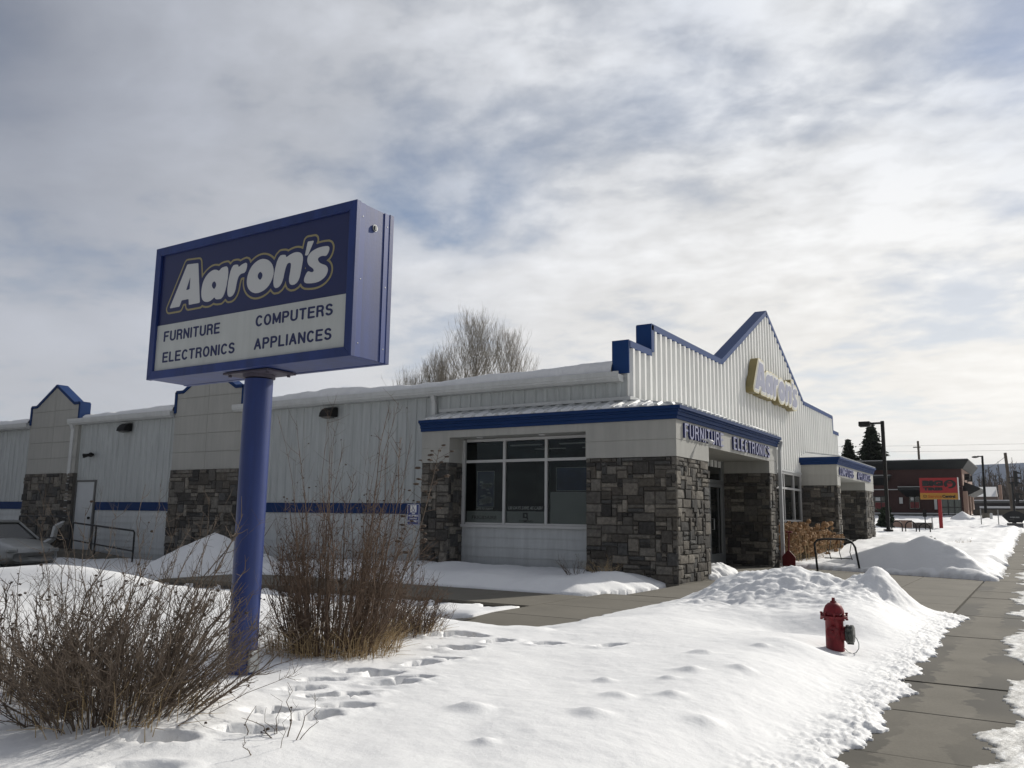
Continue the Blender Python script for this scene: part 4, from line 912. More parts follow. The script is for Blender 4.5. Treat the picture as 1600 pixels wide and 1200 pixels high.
# ================================================================== SHRUBS
def shrub(name, base, n, hgt, spread, label, m, seed, thick=.0065, lean=(0, 0), twigs=7, seeds=90, grass=120, basr=.25, cat='shrub', group=None, tall=0, side_bias=0.0, reach=1.0):
    rg = random.Random(seed); T = thing(name, base, label, cat, group); st_, tw, sh = MB(), MB(), MB(); bx, by, bz = base; tips = []
    for i in range(n):
        a = rg.uniform(0, 2*math.pi); sp = rg.random()**.62*spread; h = hgt*(1-.42*(sp/spread)**1.5)*rg.uniform(.48, 1.06); r0 = basr*rg.random()**.5
        if i < tall: sp *= .65; h = hgt*rg.uniform(1.1, 1.45)
        p0 = Vector((bx+r0*math.cos(a), by+r0*math.sin(a), bz-.06)); end = Vector((bx+lean[0]+(r0+sp)*math.cos(a), by+lean[1]+(r0+sp)*math.sin(a), bz+h))
        mid = p0.lerp(end, .5)+Vector((rg.uniform(-.16, .16), rg.uniform(-.16, .16), h*rg.uniform(-.05, .2))); pts = []; K = 7
        w1, w2 = rg.uniform(0, 6), rg.uniform(0, 6)
        for k in range(K+1):
            t = k/K; p = p0*(1-t)**2+mid*2*t*(1-t)+end*t*t; p = p+Vector((math.sin(t*7+w1)+.6*math.sin(t*17+w2), math.cos(t*8+w2)+.6*math.cos(t*15+w1), 0))*.028*t; pts.append(p)
        rr = thick*rg.choice([.5, .7, .8, 1, 1.2, 1.9]); st_.tube(pts, [rr*(1-.78*k/K) for k in range(K+1)], 4, False)
        for j in range(twigs):
            t = rg.uniform(.25, 1); k = min(K-1, int(t*K)); s0 = pts[k].lerp(pts[k+1], t*K-k); d = (pts[k+1]-pts[k]).normalized()
            side_ = Vector((rg.uniform(-1, 1), rg.uniform(-1, 1), rg.uniform(-.5, .8))).normalized(); L = rg.uniform(.07, .42)*hgt*.5*(1.15-t*.5)
            d2_ = (d*.75+side_*.8).normalized(); e1 = s0+d2_*L*.5; e2 = e1+(d2_+Vector((rg.uniform(-.3, .3), rg.uniform(-.3, .3), .25))).normalized()*L*.5
            tw.tube([s0, e1, e2], [rr*.42, rr*.32, rr*.16], 3, False); tips.append(e2)
            if rg.random() < .55:
                f = e1+Vector((rg.uniform(-1, 1), rg.uniform(-1, 1), rg.uniform(-.3, 1))).normalized()*L*.4; tw.tube([e1, f], [rr*.26, rr*.14], 3, False); tips.append(f)
        tips.append(pts[-1])
    for i in range(seeds):
        p = rg.choice(tips); r = rg.uniform(.004, .010)
        sh.blob(p, r, i, (1.2, 1.2, .8), .4)
    st_.build('stems', m, T, kind='stuff'); tw.build('twigs', m, T, kind='stuff'); sh.build('seed_heads', 'seed', T, kind='stuff')
    if grass:
        gr = MB()
        for i in range(grass):
            a = rg.uniform(0, 6.28); r0 = basr*1.5*rg.random()**.5; x_, y_ = bx+r0*math.cos(a), by+r0*math.sin(a); h = rg.uniform(.12, .42); ln = rg.uniform(.05, .3); a2 = a+rg.uniform(-1, 1); w_ = .0028
            p = [(x_, y_, bz-.04), (x_+ln*.3*math.cos(a2), y_+ln*.3*math.sin(a2), bz+h*.6), (x_+ln*math.cos(a2), y_+ln*math.sin(a2), bz+h*rg.uniform(.6, 1.0))]
            gr.tube(p, [w_, w_*.8, w_*.3], 3, False)
        gr.build('dry_grass', 'tan', T, kind='stuff')
    return T
shrub('bare_shrub', (-4.52, 3.0, .19), 330, .98, .78, 'bare twiggy shrub in the lower left corner, left of the blue pole', 'twig1', 7, .0042, (-.05, .1), 17, 190, 240, .30, tall=24)
shrub('bare_shrub', (-5.42, 5.72, .12), 300, 1.62, .48, 'tall bare shrub right behind the blue sign pole', 'twig2', 8, .0046, (.0, .1), 12, 460, 900, .38, tall=22)
shrub('bare_shrub', (-5.62, 6.85, .12), 220, .74, .22, 'low dense bare shrub at the right of the tall one', 'twig2', 9, .0038, (.10, .0), 9, 60, 200, .28)
shrub('bare_shrub', (-5.85, 3.15, .15), 170, 1.0, .75, 'loose bare shrub at the left edge of the photo', 'twig1', 10, .005, (0, 0), 8, 160, 160, .35)
PB = thing('pod_branch', (-5.1, 6.0, .1), 'long shrub branch with dark seed pods leaning right against the white wall', 'branch')
mb, pm = MB(), MB(); rg = random.Random(21); A0, A1 = Vector((-5.25, 6.0, .2)), Vector((-4.80, 6.35, 2.02)); pp = [A0.lerp(A1, k/8)+Vector((.10*math.sin(k/8*3.1), 0, 0)) for k in range(9)]; mb.tube(pp, [.009*(1-.7*k/8) for k in range(9)], 5)
for i in range(34):
    t = rg.uniform(.45, 1); k = min(7, int(t*8)); p = pp[k].lerp(pp[k+1], t*8-k); e = p+Vector((rg.uniform(-.20, .14), rg.uniform(-.1, .1), rg.uniform(.02, .13))); mb.tube([p, e], [.0028, .0016], 3, False); pm.blob(e, rg.uniform(.012, .024), i, (1.4, 1.2, .6), .25)
mb.build('stems', 'twig1', PB); pm.build('pods', 'seed', PB, kind='stuff')
def stalks(name, base, n, h, sp, label, m, seed, sd_=10, group=None):
    return shrub(name, base, n, h, sp, label, m, seed, .0045, (0, 0), 3, sd_, 0, .15, 'dry plant', group)
stalks('dry_stalks', (-8.35, 15.9, .20), 22, .50, .35, 'dry weed stalks in snow below the right end of the display window', 'twig1', 14)
stalks('dry_stalks', (-7.75, 16.0, .22), 40, .42, .45, 'dry grass stalks in snow against the corner stone pillar', 'tan', 15, 0)
stalks('dry_stalks', (-12.3, 16.1, .25), 16, .30, .45, 'sparse dry stems in snow below the left end of the display window', 'twig1', 16)
stalks('dry_stalks', (-3.45, 3.25, .18), 9, .38, .20, 'few bare twigs poking from snow beside the footprints', 'twig1', 18, 6)
stalks('dry_stalks', (-2.66, 38.0, .42), 50, .34, .30, 'small dry weed clump in snow near the red sign', 'tan', 17, 0)

# hydrangea bed
HB = thing('hydrangea', (-6.75, 28.5, .1), 'dried brown hydrangea with round flower heads by the shop window', 'plant')
mb, sm = MB(), MB(); rg = random.Random(12)
for i in range(620):
    x_, y_ = rg.uniform(-7.55, -6.15), rg.uniform(25.6, 33.2); h = .05+(.92+.18*math.sin(y_*1.7))*rg.random()**.55*(1 if y_ < 31.5 else .85)
    r = rg.uniform(.055, .10); mb.blob((x_, y_, .12+h), r, i, (1, 1, .85), .38)
    if i % 2 == 0: sm.tube([(x_+rg.uniform(-.1, .1), y_+rg.uniform(-.1, .1), .05), (x_, y_, .12+h)], .006, 3, False)
for (x_, y_, z_) in ((-6.8, 30.2, 1.33), (-6.9, 28.6, 1.2), (-6.8, 26.6, 1.12)): mb.blob((x_, y_, z_), .09, 5, (1, 1, .9), .3); sm.tube([(x_, y_, .1), (x_, y_, z_)], .006, 3, False)
mb.build('flower_heads', 'hydr', HB, kind='stuff'); sm.build('stems', 'tan', HB, kind='stuff')

# ================================================================== SMALL OBJECTS BY THE ENTRANCE
SH = thing('snow_shovel', (-6.28, 25.6, .1), 'dark red snow shovel standing blade down beside the entrance pillar', 'shovel')
MB().prism([(-.20, .06), (.20, .06), (.21, .32), (.10, .44), (.03, .50), (-.03, .50), (-.10, .44), (-.21, .32)], lambda u, v, w_: (-6.22+u*.95, 25.0+w_-v*.05-u*.2, v), 0, .03).build('blade', 'redpaint', SH, bevel=.008)
MB().tube([(-6.22, 25.0, .42), (-6.21, 25.08, 1.02)], .022, 8).build('handle', 'redpaint', SH); MB().tube([(-6.30, 25.08, 1.03), (-6.12, 25.08, 1.03)], .028, 8).build('grip', 'redpaint', SH)
BR = thing('bike_rack', (-4.9, 24.9, .2), 'black bent tube bicycle rack standing in snow by the entrance', 'bicycle rack')
mb = MB(); pts = [(-5.24, 24.3, .05), (-5.40, 24.5, .62)]; 
pts = [(-5.28, 24.3, -.05), (-5.33, 24.32, .55), (-5.35, 24.35, .74), (-5.28, 24.4, .84), (-5.1, 24.45, .87), (-4.8, 24.6, .87), (-4.56, 24.65, .86), (-4.44, 24.7, .80), (-4.36, 24.72, .66), (-4.28, 24.74, .1)]
mb.tube(pts, .028, 10); mb.build('frame_tube', 'black', BR, smooth=True)
mb = MB()
for k in range(3):
    x_ = -5.1+k*.28; mb = MB(); mb.tube([(x_, 25.3, .85), (x_-.05, 25.2, .5), (x_+.02, 25.1, .3)], .012, 6); mb.build('wheel_slot', 'black', BR, smooth=True)
mb = MB(); mb.tube([(-5.3, 25.3, .32), (-4.3, 25.4, .32)], .015, 6); mb.build('lower_bar', 'black', BR, smooth=True)
HS = thing('parking_sign', (-10.4, 13.0, .1), 'small blue van accessible parking sign on a thin post', 'sign')
MB().tube([(-10.40, 13.02, -.1), (-10.40, 13.02, 1.63)], .022, 8).build('post', 'galv', HS)
MB().box(-10.555, -10.245, 12.985, 12.995, 1.19, 1.60).build('sign_plate', mat('sign_plate_blue', (.018, .035, .16), .4, .05), HS, bevel=.003)
mb = MB()
for b_ in ((-10.545, -10.255, 1.20, 1.206), (-10.545, -10.255, 1.584, 1.590), (-10.545, -10.539, 1.206, 1.584), (-10.261, -10.255, 1.206, 1.584), (-10.475, -10.325, 1.435, 1.575)): mb.box(b_[0], b_[1], 12.981, 12.985, b_[2], b_[3])
mb.build('sign_border', 'white', HS)
mb = MB(); a = [(-10.40+.032*math.cos(t_/10*5.2+2.4), 12.979, 1.478+.032*math.sin(t_/10*5.2+2.4)) for t_ in range(11)]
mb.tube(a, .0055, 5); mb.tube([(-10.415, 12.979, 1.55), (-10.410, 12.979, 1.50), (-10.375, 12.979, 1.497), (-10.360, 12.979, 1.455), (-10.348, 12.979, 1.458)], .0055, 5); mb.tube([(-10.412, 12.979, 1.524), (-10.385, 12.979, 1.524)], .0045, 5); mb.blob((-10.415, 12.979, 1.562), .009, 1, amp=0); mb.build('wheelchair_symbol', 'sign_plate_blue' if False else mat('sign_plate_blue', (.018, .035, .16)), HS)
wall_text('VAN', -10.44, -10.36, 1.40, 1.425, 12.985, 'white', HS, off=.03, depth=.003); wall_text('ACCESSIBLE', -10.52, -10.28, 1.355, 1.388, 12.985, 'white', HS, off=.03, depth=.003)
wall_text('$100 FINE', -10.49, -10.31, 1.30, 1.33, 12.985, 'white', HS, off=.01, depth=.003); wall_text('MINIMUM PENALTY', -10.52, -10.28, 1.25, 1.285, 12.985, 'white', HS, off=.01, depth=.003)
# ramp and handrail by the side door
RL = thing('handrail', (-28.2, 16.6, 0), 'black steel handrail stepping down a ramp beside the side door', 'railing')
rt = [(-31.55, 16.6, 1.15), (-28.25, 16.6, 1.17), (-28.05, 16.6, .96), (-24.70, 16.6, .76)]; mb = MB(); mb.tube(rt[:2], .03, 8); mb.tube(rt[2:]+[(-24.64, 16.6, .70), (-24.64, 16.6, -.3)], .03, 8); mb.build('top_rail', 'black', RL)
mb = MB(); mb.tube([(-31.55, 16.6, .42), (-28.25, 16.6, .42)], .025, 8); mb.tube([(-28.05, 16.6, .38), (-24.64, 16.6, .12)], .025, 8); mb.build('lower_rail', 'black', RL)
for xx, zz in ((-31.55, 1.15), (-30.4, 1.15), (-28.25, 1.17), (-28.1, .96), (-26.75, .88)): MB().tube([(xx, 16.6, -.35), (xx, 16.6, zz)], .03, 8).build('post', 'black', RL)
MB().box(-31.8, -28.1, 16.45, 17.44, -.6, .02).build('ramp', 'concrete', kind='structure', bevel=.01)
mb = MB(); mb.add([(-28.1, 16.45, .02), (-24.0, 16.45, -.30), (-24.0, 17.3, -.30), (-28.1, 17.3, .02), (-28.1, 16.45, -.6), (-24.0, 16.45, -.6), (-24.0, 17.3, -.6), (-28.1, 17.3, -.6)], [(0, 1, 2, 3), (0, 4, 5, 1), (3, 7, 4, 0), (1, 5, 6, 2)]); mb.build('ramp_slope', 'concrete', kind='structure')

# parked car, nose towards the ramp
CAR = thing('parked_car', (-26.1, 13.9, -.42), 'pale grey sedan nosing in from the left edge of the photo', 'car')
def carbody():
    # stations along x (front = 0), profile half widths
    L = 4.6; xs_ = np.linspace(0, L, 40); mb = MB(); cx = -25.5; cy = 13.95; g = -.42; rings = []
    for x_ in xs_:
        hood = np.interp(x_, [0, .12, .5, 1.15, 1.35, 3.6, 4.4, 4.6], [.55, .68, .78, .90, .93, .98, .95, .6])
        w_ = np.interp(x_, [0, .15, .6, 4.0, 4.5, 4.6], [.62, .80, .88, .88, .82, .65]); b_ = np.interp(x_, [0, .3, 4.3, 4.6], [.30, .20, .22, .35])
        ring = []
        for (u, v) in ((-.78, 0), (-.98, .12), (-1, .45), (-.97, .75), (-.88, .93), (-.6, .99), (0, 1.02), (.6, .99), (.88, .93), (.97, .75), (1, .45), (.98, .12), (.78, 0)):
            ring.append((cx-x_, cy+u*w_, g+b_+(hood-b_)*v))
        rings.append(ring)
    n = len(rings[0]); mb.add([p for r in rings for p in r], [(i*n+j, i*n+(j+1) % n, (i+1)*n+(j+1) % n, (i+1)*n+j) for i in range(len(rings)-1) for j in range(n)]+[tuple(range(n)), tuple(range((len(rings)-1)*n, len(rings)*n))[::-1]])
    return mb
body = carbody(); cb_ = body.build('body', 'carpaint', CAR, smooth=True)
mb = MB(); cx, cy, g = -25.5, 13.95, -.42; rows = []
for x_, z_, w_ in ((1.35, .90, .80), (2.15, 1.38, .60), (2.5, 1.44, .58), (3.2, 1.42, .58), (3.95, .98, .74)): rows.append([(cx-x_, cy-w_, g+z_-.0), (cx-x_, cy-w_*.8, g+z_+.03), (cx-x_, cy+w_*.8, g+z_+.03), (cx-x_, cy+w_, g+z_)])
lo = [(cx-1.35, cy-.82, g+.88), (cx-3.95, cy-.82, g+.92)]
vs = [p for r in rows for p in r]+[(cx-x_, cy+s_*.80, g+.90) for s_ in (-1, 1) for x_ in (1.35, 2.15, 2.5, 3.2, 3.95)]
fs = [(i*4+j, i*4+j+1, i*4+j+5, i*4+j+4) for i in range(4) for j in range(3)]+[(i*4, i*4+4, 20+i+1, 20+i) for i in range(4)]+[(i*4+3, 25+i, 25+i+1, i*4+7) for i in range(4)]
mb.add(vs, fs); mb.build('windows', 'glass', CAR)
mb = MB()
for s_ in (-1, 1):
    mb.tube([(cx-1.33, cy+s_*.81, g+.90), (cx-2.15, cy+s_*.61, g+1.40), (cx-2.5, cy+s_*.59, g+1.46), (cx-3.2, cy+s_*.59, g+1.44), (cx-3.95, cy+s_*.76, g+.98)], .035, 6)
mb.add([(cx-2.1, cy-.58, g+1.40), (cx-2.1, cy+.58, g+1.40), (cx-3.3, cy+.58, g+1.43), (cx-3.3, cy-.58, g+1.43), (cx-2.1, cy-.58, g+1.47), (cx-2.1, cy+.58, g+1.47), (cx-3.3, cy+.58, g+1.48), (cx-3.3, cy-.58, g+1.48)], [(4, 5, 6, 7), (0, 4, 7, 3), (0, 1, 5, 4), (1, 2, 6, 5), (2, 3, 7, 6)]); mb.build('roof', 'carpaint', CAR)
for x_ in (.88, 3.62):
    for s_ in (-1, 1):
        mb = MB(); ring = MB(); ring.lathe([(.10, -.10), (.30, -.10), (.335, -.07), (.335, .07), (.30, .10), (.10, .10)], (0, 0, 0), 28, 'x'); mb.add([(cx-x_+y_, cy+s_*.80+x__*s_, g+.335+z_) for x__, y_, z_ in ring.v], ring.f); wh = mb.build('wheel', 'blackplastic', CAR, smooth='auto')
        mb = MB(); ring = MB(); ring.lathe([(.20, .095), (.20, .105), (.05, .112)], (0, 0, 0), 20, 'x'); mb.add([(cx-x_+y_, cy+s_*.80+x__*s_, g+.335+z_) for x__, y_, z_ in ring.v], ring.f); mb.build('rim', 'galv', wh)
        mb = MB(); ring = MB(); ring.lathe([(.385, .0), (.385, .045), (.34, .05), (.34, .0)], (0, 0, 0), 28, 'x'); mb.add([(cx-x_+y_, cy+s_*.85+x__*s_, g+.36+z_) for x__, y_, z_ in ring.v], ring.f); mb.build('wheel_arch', 'blackplastic', CAR)
mb = MB(); mb.box(cx-.16, cx-.02, cy-.76, cy-.46, g+.56, g+.67); mb.build('headlight', 'galv', CAR, bevel=.03)
mb = MB(); mb.box(cx-.16, cx-.02, cy+.46, cy+.76, g+.56, g+.67); mb.build('headlight', 'galv', CAR, bevel=.03)
mb = MB(); mb.blob((cx-1.55, cy-.93, g+.98), .09, 2, (.8, 1.1, .75), .05); mb.build('side_mirror', 'carpaint', CAR, smooth=True)

# ================================================================== TREES
def bare_tree(x, y, zb, h, r, seed, label, group, up=2.2, n=120):
    rg = random.Random(seed); T = thing('aspen_tree', (x, y, zb), label, 'tree', group); tr, cr_ = MB(), MB()
    pts = [Vector((x+.25*math.sin(k*.9+seed)*k/8, y, zb+h*k/8)) for k in range(9)]; tr.tube(pts, [.16*(1-k/8.4) for k in range(9)], 6)
    def br(p, d, L, r_, lv):
        P_ = [p]; q = p
        for k in range(4):
            d = (d+Vector((rg.uniform(-.12, .12), rg.uniform(-.12, .12), .16))).normalized(); q = q+d*L/4; P_.append(q)
        cr_.tube(P_, [r_*(1-.17*k) for k in range(5)], 3, False)
        if lv > 0:
            for j in range(7 if lv == 2 else 4):
                t = rg.uniform(.15, 1); k = min(3, int(t*4)); s0 = P_[k].lerp(P_[k+1], t*4-k)
                sd2 = Vector((rg.uniform(-1, 1), rg.uniform(-1, 1), rg.uniform(.1, .9))).normalized(); br(s0, (d*.8+sd2*.8).normalized(), L*rg.uniform(.28, .5), r_*.6, lv-1)
    for i in range(n):
        t = rg.uniform(.22, .98); p = Vector((x, y, zb+h*t)); a = rg.uniform(0, 6.28); L = (r*1.75*(1-t)**.6+.7)*rg.uniform(.7, 1.15)
        p = pts[min(7, int(t*8))].lerp(pts[min(8, int(t*8)+1)], t*8-int(t*8))
        br(p, Vector((math.cos(a), math.sin(a), rg.uniform(1.0, 2.2))).normalized(), L, .04*(1.25-t), 2)
    tr.build('trunk', 'bark', T); cr_.build('branches', 'bark', T, kind='stuff')
for i, (x, y, h, r, lb) in enumerate(((-48.6, 60, 12.0, 3.6, 'leafless aspen behind the roof, lowest and farthest left of the group'), (-46.3, 61, 14.6, 3.3, 'leafless aspen behind the roof, second from left'), (-44.6, 59, 13.6, 2.8, 'leafless aspen behind the roof, in the dip left of the tallest'), (-41.6, 60, 17.0, 4.6, 'tallest leafless aspen behind the roof, in the middle of the group'), (-37.9, 60, 15.4, 3.3, 'leafless aspen behind the roof, rightmost of the group'))):
    bare_tree(x, y, 1, h, r, 30+i, lb, 'bare aspens behind the store roof')
def spruce(x, y, zb, h, r, seed, label, grp='dark spruces beyond the store'):
    rg = random.Random(seed); T = thing('spruce_tree', (x, y, zb), label, 'tree', grp); MB().tube([(x, y, zb), (x, y, zb+h)], [.2, .03], 6).build('trunk', 'wood', T); mb = MB()
    k = int(h*9)
    for i in range(k):
        t = i/k; z_ = zb+h*(.10+.9*t); rr = r*(1-t)**.8*rg.uniform(.75, 1.15)+.12; m_ = 9
        for j in range(m_):
            a = 2*math.pi*(j+rg.random())/m_; R2 = rr*rg.uniform(.5, 1.12); d = Vector((math.cos(a), math.sin(a), 0)); s_ = Vector((-d.y, d.x, 0)); p = Vector((x, y, z_)); tip = p+d*R2+Vector((0, 0, -.14*R2+rg.uniform(-.1, .1))); md = p+d*R2*.55+Vector((0, 0, .05)); w_ = .16*R2+.12
            mb.add([p, md+s_*w_, tip, md-s_*w_, md+Vector((0, 0, -.30*w_-.16))], [(0, 1, 2, 3), (0, 1, 4), (1, 2, 4), (2, 3, 4), (3, 0, 4)])
            for q in range(3):
                u = rg.uniform(.35, 1); c = p.lerp(tip, u)+s_*rg.uniform(-w_, w_); v = Vector((rg.uniform(-1, 1), rg.uniform(-1, 1), rg.uniform(-.8, .3))).normalized()*.22
                mb.add([c, c+v, c+v*.5+Vector((0, 0, -.16))], [(0, 1, 2)])
    mb.build('crown', 'needle', T, kind='stuff')
spruce(-14.6, 95, 1.8, 9.9, 3.3, 41, 'large dark spruce standing behind the left lamp post')
spruce(-16.95, 95, 1.8, 8.2, 2.9, 42, 'smaller dark spruce close to the store parapet edge')
spruce(-6.75, 47, .6, 1.5, .55, 43, 'tiny snowy spruce tucked behind the far stone pillar')
SB = thing('evergreen_shrub', (-3.48, 34, .3), 'low dark green juniper mound in snow before the red sign', 'shrub'); mb = MB(); rg = random.Random(4)
for i in range(1500):
    a, b_ = rg.uniform(0, 6.28), rg.random()**.5; rr = .38*b_; z_ = .40+.42*(1-b_**2)*rg.random()**.4; c = Vector((-3.48+rr*math.cos(a), 34+rr*math.sin(a), z_)); v = Vector((math.cos(a)*.6, math.sin(a)*.6, rg.uniform(.2, 1))).normalized()*rg.uniform(.05, .12); s_ = v.cross(Vector((rg.uniform(-1, 1), rg.uniform(-1, 1), .3))).normalized()*.014
    mb.add([c-s_, c+s_, c+v], [(0, 1, 2)])
mb.build('foliage', 'needle', SB, kind='stuff'); MB().tube([(-3.48, 34, .2), (-3.48, 34, .7)], .03, 6).build('stem', 'wood', SB)

# ================================================================== THE STREET BEYOND
# brick building
BK = thing('brick_building', (-9, 75, 1.6), 'dark red brick building with flared black cornice behind the red sign', 'building')
MB().box(-22, -5.05, 75, 86, 1.0, 5.75).build('wall', 'brick', BK)
mb = MB(); o1, o2 = .12, .55; zc0, zc1 = 5.50, 6.22
mb.add([(-22, 75-o1, zc0), (-5.05+o1, 75-o1, zc0), (-5.05+o1, 86, zc0), (-22, 86, zc0), (-22, 75-o2, zc1-.12), (-5.05+o2, 75-o2, zc1-.12), (-5.05+o2, 86.2, zc1-.12), (-22, 86.2, zc1-.12)], [(0, 1, 5, 4), (1, 2, 6, 5), (0, 3, 2, 1), (2, 3, 7, 6)])
mb.box(-22, -5.05+o2+.03, 75-o2-.03, 86.2, zc1-.12, zc1); mb.build('cornice', 'black', BK)
MB().box(-22, -5.05+o2, 75-o2, 86.1, zc1+.002, zc1+.05).build('coping', 'trim', BK)
mb = MB(); mb.box(-22, -8.2, 74.93, 75, 3.86, 3.93); mb.box(-22, -5.0, 74.9, 75, 1.93, 2.02); mb.build('ledge', 'trim', BK)
mb = MB(); mb.box(-22, -5.0, 74.93, 74.998, 1.3, 1.93); mb.build('plinth', 'gray', BK)
def awning(x0, x1, z, d=1.0):
    mb = MB(); mb.add([(x0, 75, z), (x1, 75, z), (x1+.1, 75-d, z-.05), (x0-.1, 75-d, z-.05), (x0+.4, 75, z-.75), (x1-.4, 75, z-.75), (x1+.1, 75-d, z-.2), (x0-.1, 75-d, z-.2)], [(3, 2, 1, 0), (3, 7, 6, 2), (7, 4, 5, 6), (0, 4, 7, 3), (1, 2, 6, 5)]); a_ = mb.build('awning', 'black', BK)
    MB().box(x0-.1, x1+.1, 75-d, 75, z+.004, z+.06).build('awning_edge', 'galv', a_)
awning(-12.3, -10.2, 5.0); awning(-9.5, -5.3, 4.05)
mb = MB(); mb.add([(-5.05, 76.0, 4.55), (-5.05, 84, 4.55), (-3.9, 84, 4.05), (-3.9, 76.0, 4.05), (-5.05, 76, 3.3), (-5.05, 84, 3.3), (-3.9, 84, 3.9), (-3.9, 76, 3.9)], [(0, 1, 2, 3), (3, 2, 6, 7), (7, 6, 5, 4), (0, 3, 7, 4)]); mb.build('awning', 'black', BK)
for (xa, xb, za, zb) in ((-11.55, -10.5, 2.2, 3.35), (-8.9, -8.15, 2.3, 3.35)):
    w_ = MB().box(xa, xb, 74.96, 74.99, za, zb).build('window', 'glass', BK)
    mb = MB(); xm = (xa+xb)/2
    for b_ in ((xa, xb, zb-.05, zb), (xa, xb, za, za+.05), (xm-.03, xm+.03, za, zb), (xa, xb, za+(zb-za)*.62, za+(zb-za)*.62+.05)): mb.box(b_[0], b_[1], 74.93, 74.957, b_[2], b_[3])
    mb.build('window_frame', 'black', w_); MB().box(xa+.1, xm-.06, 74.945, 74.956, za+(zb-za)*.66, zb-.1).build('window_card', 'trim', w_)
    MB().box(xa+.06, xb-.06, 74.945, 74.955, za+.1, za+(zb-za)*.55).build('red_panel', mat('muted_red', (.16, .03, .03)), w_)
MB().box(-9.65, -9.4, 74.95, 74.99, 2.75, 3.25).build('wall_notice', 'trim', BK); MB().box(-7.1, -6.9, 74.95, 74.99, 2.3, 3.1).build('wall_notice', 'trim', BK)
gw = MB().box(-6.55, -5.2, 74.93, 74.98, 1.5, 3.2).build('glazed_door', mat('greenish_glass', (.10, .12, .11), .15), BK); mb = MB()
for xx in (-6.58, -6.12, -5.67, -5.2): mb.box(xx-.03, xx+.03, 74.88, 74.925, 1.45, 3.25)
for zz in (1.47, 2.45, 3.22): mb.box(-6.55, -5.2, 74.885, 74.924, zz, zz+.05)
mb.build('door_frame', 'black', gw)
MB().box(-5.05, -4.98, 75, 86, 4.2, 5.5).build('tan_wall_panel', 'bricktan', BK)
for ya, yb in ((75.1, 76.2), (78, 79.6), (81.2, 82.8)): MB().box(-5.05, -4.75, ya, yb, 1.3, 3.75).build('tan_pilaster', 'bricktan', BK)
for yy in (76.8, 80.2, 83.8): MB().box(-5.02, -4.95, yy-.5, yy+.6, 1.6, 3.6).build('side_window', 'glass', BK)
for yy in (77, 80): MB().box(-5.0, -4.6, yy, yy+.5, 4.7, 5.2).build('wall_lamp', 'black', BK)
# red tyre-shop sign
RS = thing('roadside_sign', (-4.66, 52, .8), 'red and amber tire shop sign on a single red post', 'sign')
MB().box(-4.75, -4.57, 51.95, 52.12, .6, 2.7).build('post', 'bigred', RS)
MB().box(-5.60, -3.72, 51.9, 52.15, 2.93, 3.76).build('red_panel', 'bigred', RS); MB().box(-5.60, -3.72, 51.9, 52.15, 2.58, 2.926).build('amber_panel', 'amber', RS)
MB().box(-3.72, -3.68, 51.88, 52.2, 2.56, 3.78).build('panel_edge', 'trim', RS)
def tx(txt, a, b, c, d, m, off=.05, shear=0): return wall_text(txt, a, b, c, d, 51.899, m, RS, 'lettering', off, shear, .012)
tx('BIG', -5.46, -4.42, 3.30, 3.62, 'black', .09); tx('TIRES', -5.44, -4.45, 3.06, 3.24, 'black', .08)
tx('Service', -5.20, -4.52, 2.66, 2.82, mat('orange_lettering', (.35, .10, .01)), .03); tx('Central', -4.50, -3.86, 2.66, 2.82, 'black', .05)
mb = MB(); ring = []
for k in range(25):
    t_ = math.pi*1.25-k/24*math.pi*1.86; ring.append((-4.09+.27*math.cos(t_)*1.0, 51.888, 3.42+.20*math.sin(t_)))
vs = []; 
for k, p in enumerate(ring):
    t_ = math.pi*1.25-k/24*math.pi*1.86
    w_ = .085; vs += [(-4.09+(.30)*math.cos(t_), 51.888, 3.41+.235*math.sin(t_)), (-4.09+(.30-w_*1.9)*math.cos(t_), 51.888, 3.41+(.235-w_)*math.sin(t_))]
mb.add(vs, [(2*k, 2*k+1, 2*k+3, 2*k+2) for k in range(24)]); mb.box(-4.20, -3.98, 51.885, 51.892, 3.44, 3.50); mb.build('emblem', 'black', RS)
MB().tube([(-5.40, 51.89, 2.68), (-5.30, 51.89, 2.68), (-5.28, 51.89, 2.78), (-5.36, 51.89, 2.82), (-5.44, 51.89, 2.78), (-5.40, 51.89, 2.68)], .012, 4).build('small_emblem', 'black', RS)
# shoebox lamp post
LP = thing('lamp_post', (-6.36, 45, .6), 'tall dark lamp post with a boxy head by the far stone pillar', 'street lamp')
MB().box(-6.44, -6.28, 44.92, 45.08, .5, 6.30).build('post', 'darkmetal', LP); MB().box(-6.95, -6.44, 44.95, 45.05, 6.16, 6.25).build('arm', 'darkmetal', LP); MB().box(-7.45, -6.92, 44.75, 45.3, 6.06, 6.30).build('lamp_head', 'darkmetal', LP, bevel=.02)
MB().lathe([(.22, .5), (.22, .95), (.2, .97)], (-6.36, 45, 0), 16).build('base', 'darkmetal', LP)
L2 = thing('lamp_post', (-3.3, 70, 1.5), 'slim dark street lamp with a cobra head and concrete base', 'street lamp')
MB().tube([(-3.32, 70, 1.9), (-3.28, 70, 6.15)], [.10, .07], 8).build('post', 'darkmetal', L2); MB().tube([(-3.28, 70, 6.1), (-3.6, 70, 6.12)], .04, 6).build('arm', 'darkmetal', L2)
MB().blob((-3.75, 70, 6.07), .22, 3, (1.1, .6, .35), .05).build('lamp_head', 'darkmetal', L2, smooth=True); MB().lathe([(.27, 1.2), (.27, 2.0)], (-3.32, 70, 0), 14).build('base', 'concrete', L2)
YB = thing('bollard', (-2.95, 69, 1.4), 'short pale bollard beside the concrete lamp base', 'bollard'); MB().lathe([(.09, 1.2), (.09, 1.95), (.05, 2.0)], (-2.93, 68.5, 0), 10).build('tube', 'trim', YB)
